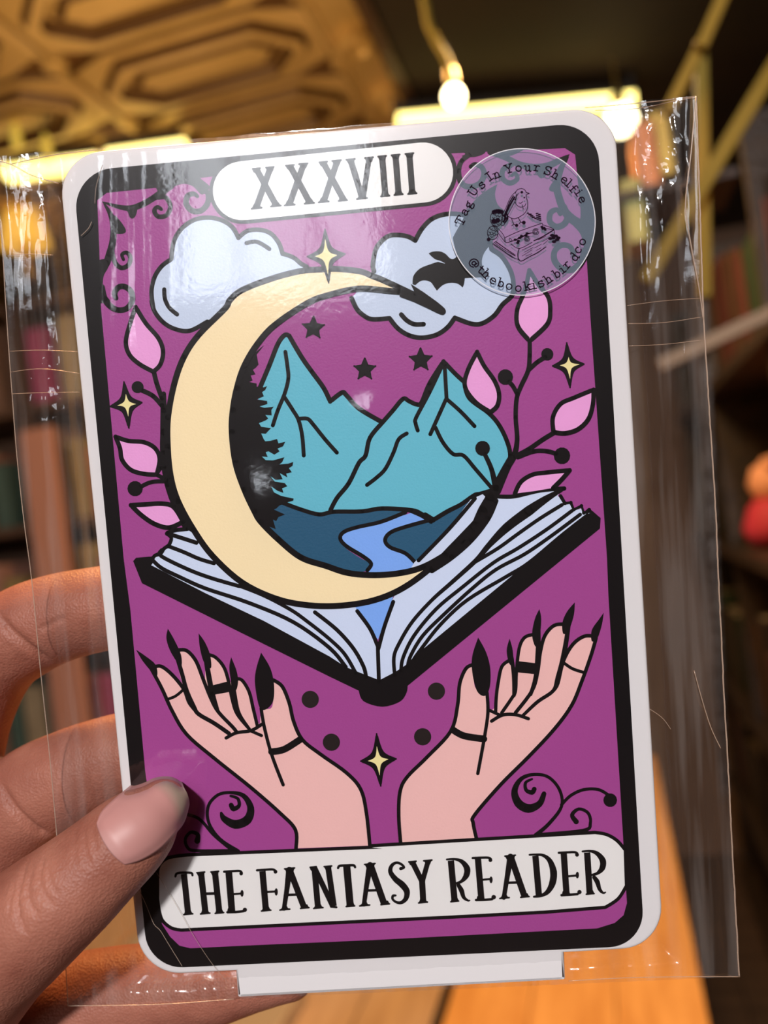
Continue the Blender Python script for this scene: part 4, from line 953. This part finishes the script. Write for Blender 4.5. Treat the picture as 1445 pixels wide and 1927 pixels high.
u_(1.3, (590,290),(620,235),(690,210),(745,235),(765,270),(815,290),(775,305),(765,350),(790,420),(785,520),(745,600),(690,645),(600,690),(540,690),(470,650))
u_(1.2, (600,260),(540,320),(490,400),(450,500),(400,600),(370,690),(360,790)); u_(1.1, (600,390),(560,470),(510,560),(470,640),(440,740),(400,800),(360,795))
u_(2.2, (560,330),(500,430),(455,540),(410,650)); u_(3.2, (580,350),(520,450),(480,530),(440,620),(420,700)); u_(2.6, (450,600),(470,690),(420,760)); u_(3.5, (400,640),(440,680),(400,740))
u_(1.2, (640,290),(600,360),(590,420),(620,480),(680,510),(740,490),(760,450)); u_(1.2, (650,440),(680,445),(710,420)); u_(1.2, (700,470),(720,540)); u_(1.4, (610,300),(600,380),(560,380))
s.disc(U((695,270))[0], 2.6, M_sink, z); s.disc(U((735,355))[0], 1.6, M_sink, z); u_(1.6, (765,275),(800,285))
u_(1.4, (530,690),(570,780),(610,800)); u_(1.4, (570,780),(535,805)); u_(1.4, (640,680),(680,745),(720,755)); u_(1.4, (680,745),(650,775))
s.disc(U((612,800))[0], 3.2, M_sink, z); s.disc(U((728,755))[0], 3.6, M_sink, z)
u_(1.3, (420,1000),(650,895),(1020,765)); u_(1.3, (425,1000),(430,1060),(470,1075),(600,1030),(680,980),(850,920)); u_(1.3, (1020,765),(1040,840),(1200,870),sm=False)
u_(1.3, (520,1095),(655,1170),(860,1070)); u_(2.2, (890,1045),(1030,980),(1200,875)); u_(1.8, (655,1170),(630,1260),(650,1350),(700,1368),(800,1310),(940,1240),(1080,1145)); u_(1.2, (1030,790),(1190,850),(1215,900),(1215,950))
u_(1.2, (660,1350),(580,1325),(500,1270)); u_(1.2, (260,790),(400,950),(430,1060)); u_(1.2, (230,800),(300,900),(420,1060)); u_(1.0, (500,1000),(540,1040),(500,1050),(500,1000))
for a_, b_ in (((700,1195),(960,1075)),((740,1225),(880,1150)),((700,1290),(860,1190)),((900,1160),(1010,1100)),((760,1290),(860,1250)),((1020,1060),(1130,1000)),((930,1200),(1000,1160)),((1040,1100),(1110,1040)),((1090,950),(1150,910)),((960,1030),(1080,975))): u_(.9, a_, b_)
for c_ in ((640,1050),(660,1000),(630,1080),(690,970),(780,930),(760,960),(590,1030)): s.disc(U(c_)[0], 3.3, M_sink, z, 2.4, 9)
for c_, r_ in (((780,1010),46),((920,900),50)):
    for k in range(3): s.stroke([(U(c_)[0][0] + r_/8.5*(1-.3*k)*math.cos(t_*.7+k), U(c_)[0][1] + r_/8.5*(1-.3*k)*math.sin(t_*.7+k)) for t_ in range(9)], 1.1, M_sink, z=z, n=3)
u_(1.6, (600,1030),(700,990),(800,930),(880,920)); 
for c_ in ((1200,1000),(1240,970),(1180,960),(1260,1030),(1210,1060),(1150,1010),(1280,1000)): s.disc(U(c_)[0], 4.4, M_sink, z, 3, 9)
for base, tip in (((900,690),(800,600)),((970,720),(955,600)),((1030,820),(1055,875))):
    u_(1.1, base, tip)
    for k in range(4):
        t = k/4+.1; x_ = base[0]+(tip[0]-base[0])*t; y_ = base[1]+(tip[1]-base[1])*t
        for q in (-1, 1): s.disc(U((x_+22*q, y_+8*q))[0], 2.5, M_sink, z, 1.5, 7)
random.seed(5)
for k in range(15):
    t = k/14; x_ = 260+(560-260)*t; y_ = 1080+(1290-1080)*t
    for q in (-1, 1): s.disc(U((x_+20*q, y_-18*q))[0], 1.9, M_sink, z, 1.1, 8)
u_(1.2, (250,1070),(400,1180),(590,1290))
for c_, r_, n_ in (((290,690),100,12),((230,920),85,10)):
    u_(1.3, *[(c_[0]+r_*math.cos(t_*.7), c_[1]+r_*1.25*math.sin(t_*.7)) for t_ in range(10)])
    for k in range(n_):
        a_ = k*2.4; q = r_*.8*math.sqrt((k+.5)/n_); cc = (c_[0]+q*math.cos(a_), c_[1]+1.2*q*math.sin(a_))
        u_(1.2, (cc[0]-20,cc[1]-14),(cc[0],cc[1]+10),(cc[0]+22,cc[1]-8)); 
for k in range(6): s.disc(U((240+k*28, 590-18*math.sin(k*.6)))[0], 3.4, M_sink, z, 4.5, 7)
s.disc(U((250,735))[0], 5, M_sink, z); s.disc(U((310,720))[0], 4.6, M_sink, z); s.disc(U((165,1025))[0], 3.6, M_sink, z)
s.build('bird_drawing', stk, 'dark line drawing of a robin perched on two flowered books')

# ------------------------------------------------------------------ the shop behind, out of focus
def on_x(px, py, x):
    d = ray(px, py); return EYE + d * (x / d.x)
# LED light bars under the ceiling
def led_bar(a, b, label, dz=0):
    a = on_z(a[0], a[1], 2.50 + dz); b = on_z(b[0], b[1], 2.50 + dz)
    t = thing('light_bar', label, 'light', loc=(a + b)/2, group='light bars under the ceiling')
    c = (a + b)/2; M_ = MB().bar(a - c + Vector((0, 0, .016)), b - c + Vector((0, 0, .016)), .05, .02); M_.build('housing', M_black, t)
    MB().bar(a - c - Vector((0, 0, .008)), b - c - Vector((0, 0, .008)), .042, .028).build('diffuser', M_led, t)
    for q in (a - c, b - c): MB().bar(q + Vector((0, 0, .02)), q + Vector((0, 0, .05)), .012, .012).build('bracket', M_black, t)
    return t
led_bar((10, 322), (186, 299), 'glowing yellow light bar above the top left corner of the card, left half')
led_bar((203, 293), (352, 272), 'glowing yellow light bar directly above the card at its left corner')
led_bar((748, 226), (1190, 184), 'long glowing yellow light bar above the right half of the card', -.10)
# pendant bulb on its cord
c = on_y(854, 182, 1.45)
t = thing('pendant_bulb', 'round glowing bulb hanging from a gilded cord before the dark ceiling', 'light', loc=c)
MB().lathe([(.005, .019), (.010, .016), (.0165, .007), (.0175, -.002), (.014, -.011), (.008, -.0155), (.002, -.0175)], n=20).build('bulb', M_bulb, t, smooth=True)
MB().lathe([(.004, .05), (.009, .048), (.011, .022), (.007, .018)], n=16).build('socket', M_brass, t, smooth=True)
q = [on_y(x, y, 1.45) - c for x, y in ((846, 132), (840, 110), (822, 80), (806, 45), (800, 10), (792, -30))]
MB().tube([(0, 0, .045)] + q, .007).build('cord', M_gold, t, smooth=True)
# globe lamp right of the card's corner
c = on_y(1168, 226, 2.0)
t = thing('globe_lamp', 'white glowing globe lamp just beyond the top right card corner', 'light', loc=c)
M_globe = mat('globe_glass', (1, .95, .8), .3, emit=(1.0, .88, .50), es=7)
MB().lathe([(.01, .032), (.024, .026), (.034, .010), (.036, -.004), (.028, -.022), (.014, -.032), (.003, -.035)], n=20).build('globe', M_globe, t, smooth=True)
MB().lathe([(.006, .062), (.016, .058), (.016, .032), (.01, .030)], n=14).build('fitting', M_brass, t, smooth=True)
MB().bar((0, 0, .06), (0, 0, max(.08, 2.44 - c.z)), .008).build('stem', M_brass, t)
# small hanging glass drops, upper left
M_drop = mat('amber_drop', (.6, .45, .08), .2, emit=(.5, .36, .05), es=.55)
for (px, py, lab) in ((30, 255, 'dim amber glass drop light at the far left under the tin ceiling'), (88, 278, 'dim amber glass drop light, second from the left edge')):
    c = on_y(px, py, 1.75)
    t = thing('drop_light', lab, 'light', loc=c, group='amber drop lights')
    MB().lathe([(.004, .034), (.010, .02), (.013, -.012), (.010, -.028), (.002, -.036)], n=14).build('glass', M_drop, t, smooth=True)
    MB().bar((0, 0, .034), (0, 0, 2.53 - c.z if c.z < 2.5 else .06), .004).build('wire', M_black, t)
# lit yellow shade at the left edge
c = on_y(45, 432, 2.2)
M_shade = mat('yellow_shade', (.8, .5, .12), .6, emit=(1.0, .50, .05), es=.8)
t = thing('table_lamp', 'small lit yellow lamp shade on top of the dark bookcase at left', 'lamp', loc=c)
MB().lathe([(.058, -.05), (.072, -.052), (.052, .052), (.046, .05)], n=20).build('shade', M_shade, t, smooth=True)
MB().lathe([(.045, -.15), (.045, -.14), (.012, -.13), (.010, -.05)], n=16).build('base', M_brass, t, smooth=True)
lamp_z = c.z - .15

def book(name_loc, w_, d_, h_, col, label, rot=(0, 0, 0), group=None):
    t = thing('book', label, 'book', loc=name_loc, group=group); t.rotation_euler = rot
    M_ = mat('book_cover', col, .5, build=noise_col(tuple(q*.8 for q in col), tuple(min(1, q*1.15) for q in col), 12))
    b = MB(); e = .003
    b.box((-w_/2, -d_/2, 0), (-w_/2 + e, d_/2, h_)); b.box((w_/2 - e, -d_/2, 0), (w_/2, d_/2, h_)); b.box((-w_/2, -d_/2, 0), (w_/2, -d_/2 + e, h_))
    b.build('cover', M_, t)
    MB().box((-w_/2 + e, -d_/2 + e, .004), (w_/2 - e, d_/2 - .004, h_ - .004)).build('page_block', M_paper, t)
    return t
M_paper = mat('book_paper', (.36, .28, .19), .8)
# left bookcase
BX0, BX1, BY = -2.35, -1.12, 2.35
bc = thing('bookcase', 'dark wooden bookcase at left behind the sleeve and fingers', 'bookcase', loc=(0, 0, 0))
def shelf_unit(parent, x0, x1, y0, y1, zs, top, M_, dividers=()):
    for x in (x0, x1 - .03): MB().box((x, y0, 0), (x + .03, y1, top), .003).build('side_panel', M_, parent)
    for x in dividers: MB().box((x - .012, y0, 0), (x + .012, y1, top)).build('divider', M_, parent)
    for z in zs: MB().box((x0 + .03, y0, z - .028), (x1 - .03, y1, z), .002).build('shelf', M_, parent)
    MB().box((x0 + .03, y1 - .012, 0), (x1 - .03, y1, top)).build('back_panel', M_, parent)
ZS = [.12, .48, .86, 1.24, 1.62, 2.0, lamp_z]
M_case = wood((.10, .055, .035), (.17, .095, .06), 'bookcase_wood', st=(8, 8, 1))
shelf_unit(bc, BX0, BX1, BY, BY + .30, ZS, lamp_z, M_case, dividers=(-1.75,))
random.seed(21)
ORD = ['first', 'second', 'third', 'fourth', 'fifth', 'sixth', 'seventh', 'eighth', 'ninth', 'tenth', 'eleventh', 'twelfth', 'thirteenth', 'fourteenth', 'fifteenth', 'sixteenth', 'seventeenth', 'eighteenth', 'nineteenth', 'twentieth'] + ['last']*9
names = {(.55, .22, .14): 'terracotta', (.50, .10, .22): 'plum pink', (.10, .16, .13): 'deep green', (.42, .30, .12): 'ochre', (.30, .17, .12): 'chestnut brown', (.60, .30, .22): 'salmon', (.12, .10, .16): 'slate', (.45, .35, .22): 'tan'}
cols = list(names)
lv = {1.24: 'fourth shelf', 1.62: 'fifth shelf', 2.0: 'top shelf', .86: 'third shelf', .48: 'second shelf', .12: 'bottom shelf'}
for z in (2.0, 1.62, 1.24, .86, .48):
    x = BX0 + .05; k = 0; last = None
    while x < BX1 - .10:
        col = random.choice([q for q in cols if q != last]); last = col
        w_ = random.uniform(.055, .095); h_ = random.uniform(.2, .3); 
        if abs(x + w_/2 + 1.75) < .07: x = -1.72
        k += 1
        book((x + w_/2, BY + .11, z), w_, .17, h_, col, f'{names[col]} book, {ORD[k-1]} from the left on the {lv[z]} of the left bookcase', group=f'books on the {lv[z]} of the left bookcase')
        x += w_ + random.choice([.002, .004, .03])
# front faces seen between the fingers and along the sleeve: two upright boxes standing before the case
M_terra = mat('terracotta_board', (.62, .27, .17), .7); M_plum = mat('plum_board', (.46, .12, .26), .7)
def boxed(px0, px1, py0, py1, y, col, name, label, cat, depth=.08):
    a = on_y((px0+px1)/2, py1, y); b = on_y((px0+px1)/2, py0, y); l_ = on_y(px0, (py0+py1)/2, y); r_ = on_y(px1, (py0+py1)/2, y)
    w_ = (r_ - l_).length; h_ = b.z - a.z
    t = thing(name, label, cat, loc=((l_.x + r_.x)/2, y, a.z))
    MB().box((-w_/2, 0, 0), (w_/2, depth, h_), .004).build('body', col, t)
    return t, w_, h_

a_ = on_y(50, 900, 2.15); b_ = on_y(112, 900, 2.15); zt = on_y(80, 805, 2.15).z
t = thing('display_board', 'tall narrow terracotta board before the bookcase, seen through the sleeve edge', 'board', loc=((a_.x + b_.x)/2, 2.15, 0))
hw = (b_.x - a_.x)/2; MB().box((-hw, -.01, .03), (hw, .01, zt), .003).build('panel', M_terra, t); MB().box((-hw - .03, -.12, 0), (hw + .03, .12, .03), .003).build('base', M_case, t)

# tables
tb = thing('display_table', 'oiled orange pine display table under the right foot of the card', 'table', loc=(0, 0, 0))
for i in range(3):
    x0 = -.315 + i*.12; MB().box((x0, .55, .722), (x0 + .119, 2.42, .75), .002).build('plank', M_orange, tb)
for x in (-.28, .01):
    for y in (.62, 2.32): MB().box((x - .025, y - .025, 0), (x + .025, y + .025, .722), .002).build('leg', M_orange, tb)
MB().box((-.29, .6, .64), (.02, .62, .722)).build('apron', M_orange, tb); MB().box((-.29, 2.34, .64), (.02, 2.36, .722)).build('apron', M_orange, tb)
tb2 = thing('display_table', 'pale wooden display table below the thumb and fingers', 'table', loc=(0, 0, 0))
for i in range(7):
    x0 = -1.18 + i*.12; MB().box((x0, .5, .70), (x0 + .118, 2.2, .73), .002).build('plank', M_pale, tb2)
for x in (-1.12, -.40):
    for y in (.58, 2.1): MB().box((x - .028, y - .028, 0), (x + .028, y + .028, .70), .002).build('leg', M_pale, tb2)
book((-.62, 1.15, .73), .14, .21, .03, (.55, .42, .28), 'tan book lying flat on the pale table under the card foot')
book((-.88, 1.35, .73), .15, .22, .035, (.50, .20, .06), 'orange brown book lying flat on the pale table behind the thumb')

# right-hand shelving
bs = thing('shelving', 'dark shelving running along the right side of the shop', 'shelf', loc=(0, 0, 0))
SX0, SX1, SY0, SY1 = .30, .62, .8, 3.3
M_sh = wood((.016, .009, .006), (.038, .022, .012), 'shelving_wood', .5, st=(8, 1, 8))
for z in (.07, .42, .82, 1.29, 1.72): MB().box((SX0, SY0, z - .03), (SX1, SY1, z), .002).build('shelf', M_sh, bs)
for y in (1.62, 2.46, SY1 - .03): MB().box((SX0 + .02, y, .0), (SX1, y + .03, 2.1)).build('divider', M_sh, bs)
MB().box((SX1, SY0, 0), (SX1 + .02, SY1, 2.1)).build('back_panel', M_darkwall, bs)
def at_x(px, py, x=.38): return on_x(px, py, x)
M_red = mat('crimson_cloth', (.50, .03, .06), .7); M_peach = mat('peach_cloth', (.80, .36, .20), .7); M_blue = mat('grey_blue_ceramic', (.22, .23, .30), .35); M_green = mat('leaf_green', (.04, .12, .03), .6)
y_ = at_x(1425, 900, .36).y
def vase(loc, h_, r_, m_, name, label, cat):
    t = thing(name, label, cat, loc=loc)
    MB().lathe([(r_*.6, 0), (r_*.95, h_*.15), (r_, h_*.4), (r_*.8, h_*.65), (r_*.4, h_*.82), (r_*.42, h_*.95), (r_*.5, h_)], n=22).build('body', m_, t, smooth=True)
    MB().lathe([(r_*.5, h_*.97), (r_*.56, h_*.99), (r_*.56, h_*1.02), (r_*.45, h_*1.02)], n=22).build('rim', m_, t, smooth=True)
    return t
def plush(loc, s_, m_, m2, label):
    t = thing('plush_toy', label, 'toy', loc=loc)
    MB().lathe([(.02*s_, 0), (.055*s_, .008*s_), (.065*s_, .04*s_), (.05*s_, .08*s_), (.03*s_, .1*s_)], n=20).build('body', m_, t, smooth=True)
    MB().lathe([(.01*s_, .085*s_), (.035*s_, .095*s_), (.045*s_, .125*s_), (.035*s_, .155*s_), (.01*s_, .168*s_)], n=20).build('head', m2, t, smooth=True)
    for q in (-1, 1): MB().lathe([(.003*s_, -.002), (.014*s_, .0), (.016*s_, .012*s_), (.004*s_, .024*s_)], (0, q*.034*s_, .152*s_), 12).build('ear', m2, t, smooth=True)
    return t
p_ = at_x(1440, 1000, .37); plush((p_.x + .03, p_.y, 1.29), 1.25, M_red, M_peach, 'soft toy in crimson with a peach head on the right shelf')
p_ = at_x(1392, 935, .36); vase((p_.x + .03, p_.y + .18, 1.29), .10, .035, M_peach, 'vase', 'small peach vase next to the crimson toy', 'vase')
p_ = at_x(1395, 800, .36); vase((p_.x + .06, p_.y + .42, 1.29), .22, .045, M_blue, 'vase', 'grey blue vase standing behind the toy on the right shelf', 'vase')
random.seed(33)
rc = {(.09, .045, .025): 'brown', (.11, .03, .025): 'brick red', (.10, .07, .03): 'olive', (.03, .02, .018): 'near black', (.16, .085, .035): 'amber brown', (.02, .035, .015): 'dark green'}
for z, nm in ((.82, 'middle'), (.42, 'lower'), (1.72, 'highest')):
    y = 1.0; k = 0; last = None
    while y < 3.15:
        w_ = random.uniform(.08, .15); col = random.choice([q for q in rc if q != last]); last = col
        if any(abs(y + w_/2 - (yy + .015)) < .06 for yy in (1.62, 2.46)): y += .09
        k += 1
        book((SX0 + .13, y + w_/2, z), w_, .18, random.uniform(.2, .29), col, f'{rc[col]} book, {ORD[k-1]} from the near end on the {nm} right-hand shelf', rot=(0, 0, -math.pi/2), group=f'books on the {nm} right-hand shelf')
        y += w_ + random.choice([.003, .003, .05])
# wooden slats leaning at the right
fr_ = thing('wooden_easel', 'golden lit wooden slat easel standing before the dark right wall', 'easel', loc=(0, 0, 0))
def slat(a, b, y, w_, m_=M_gold):
    MB().bar(on_y(*a, y), on_y(*b, y + .0), w_, .012, up=(0, 1, 0)).build('slat', m_, fr_)
EY = .78
slat((1385, -60), (1318, 92), EY, .010); slat((1320, 84), (1255, 215), EY + .01, .0095); slat((1318, 80), (1326, 560), EY + .014, .010)
slat((1475, 95), (1215, 530), EY - .01, .012); slat((1320, 560), (1360, 1500), EY + .02, .006, M_sh)
slat((1480, 575), (1240, 688), EY - .004, .011, mat('slat_dull', (.22, .13, .05), .5))
# books seen through the top right of the sleeve
for (px, py, w_, col, lab) in ((1215, 318, .03, (.75, .30, .10), 'orange book on the high ledge right of the card'), (1240, 300, .03, (.70, .55, .10), 'yellow book on the high ledge right of the card'), (1192, 420, .03, (.5, .52, .14), 'lime book under the orange one right of the card')):
    c = on_y(px, py, 1.25); book((c.x, c.y, c.z - .04), w_, .10, .085, col, lab)
hl_ = thing('wall_ledge', 'narrow dark ledge holding the orange and yellow books', 'shelf', loc=(0, 0, 0))
c = on_y(1225, 320, 1.25); MB().box((c.x - .08, 1.19, c.z - .052), (c.x + .10, 1.33, c.z - .042)).build('board', M_sh, hl_)
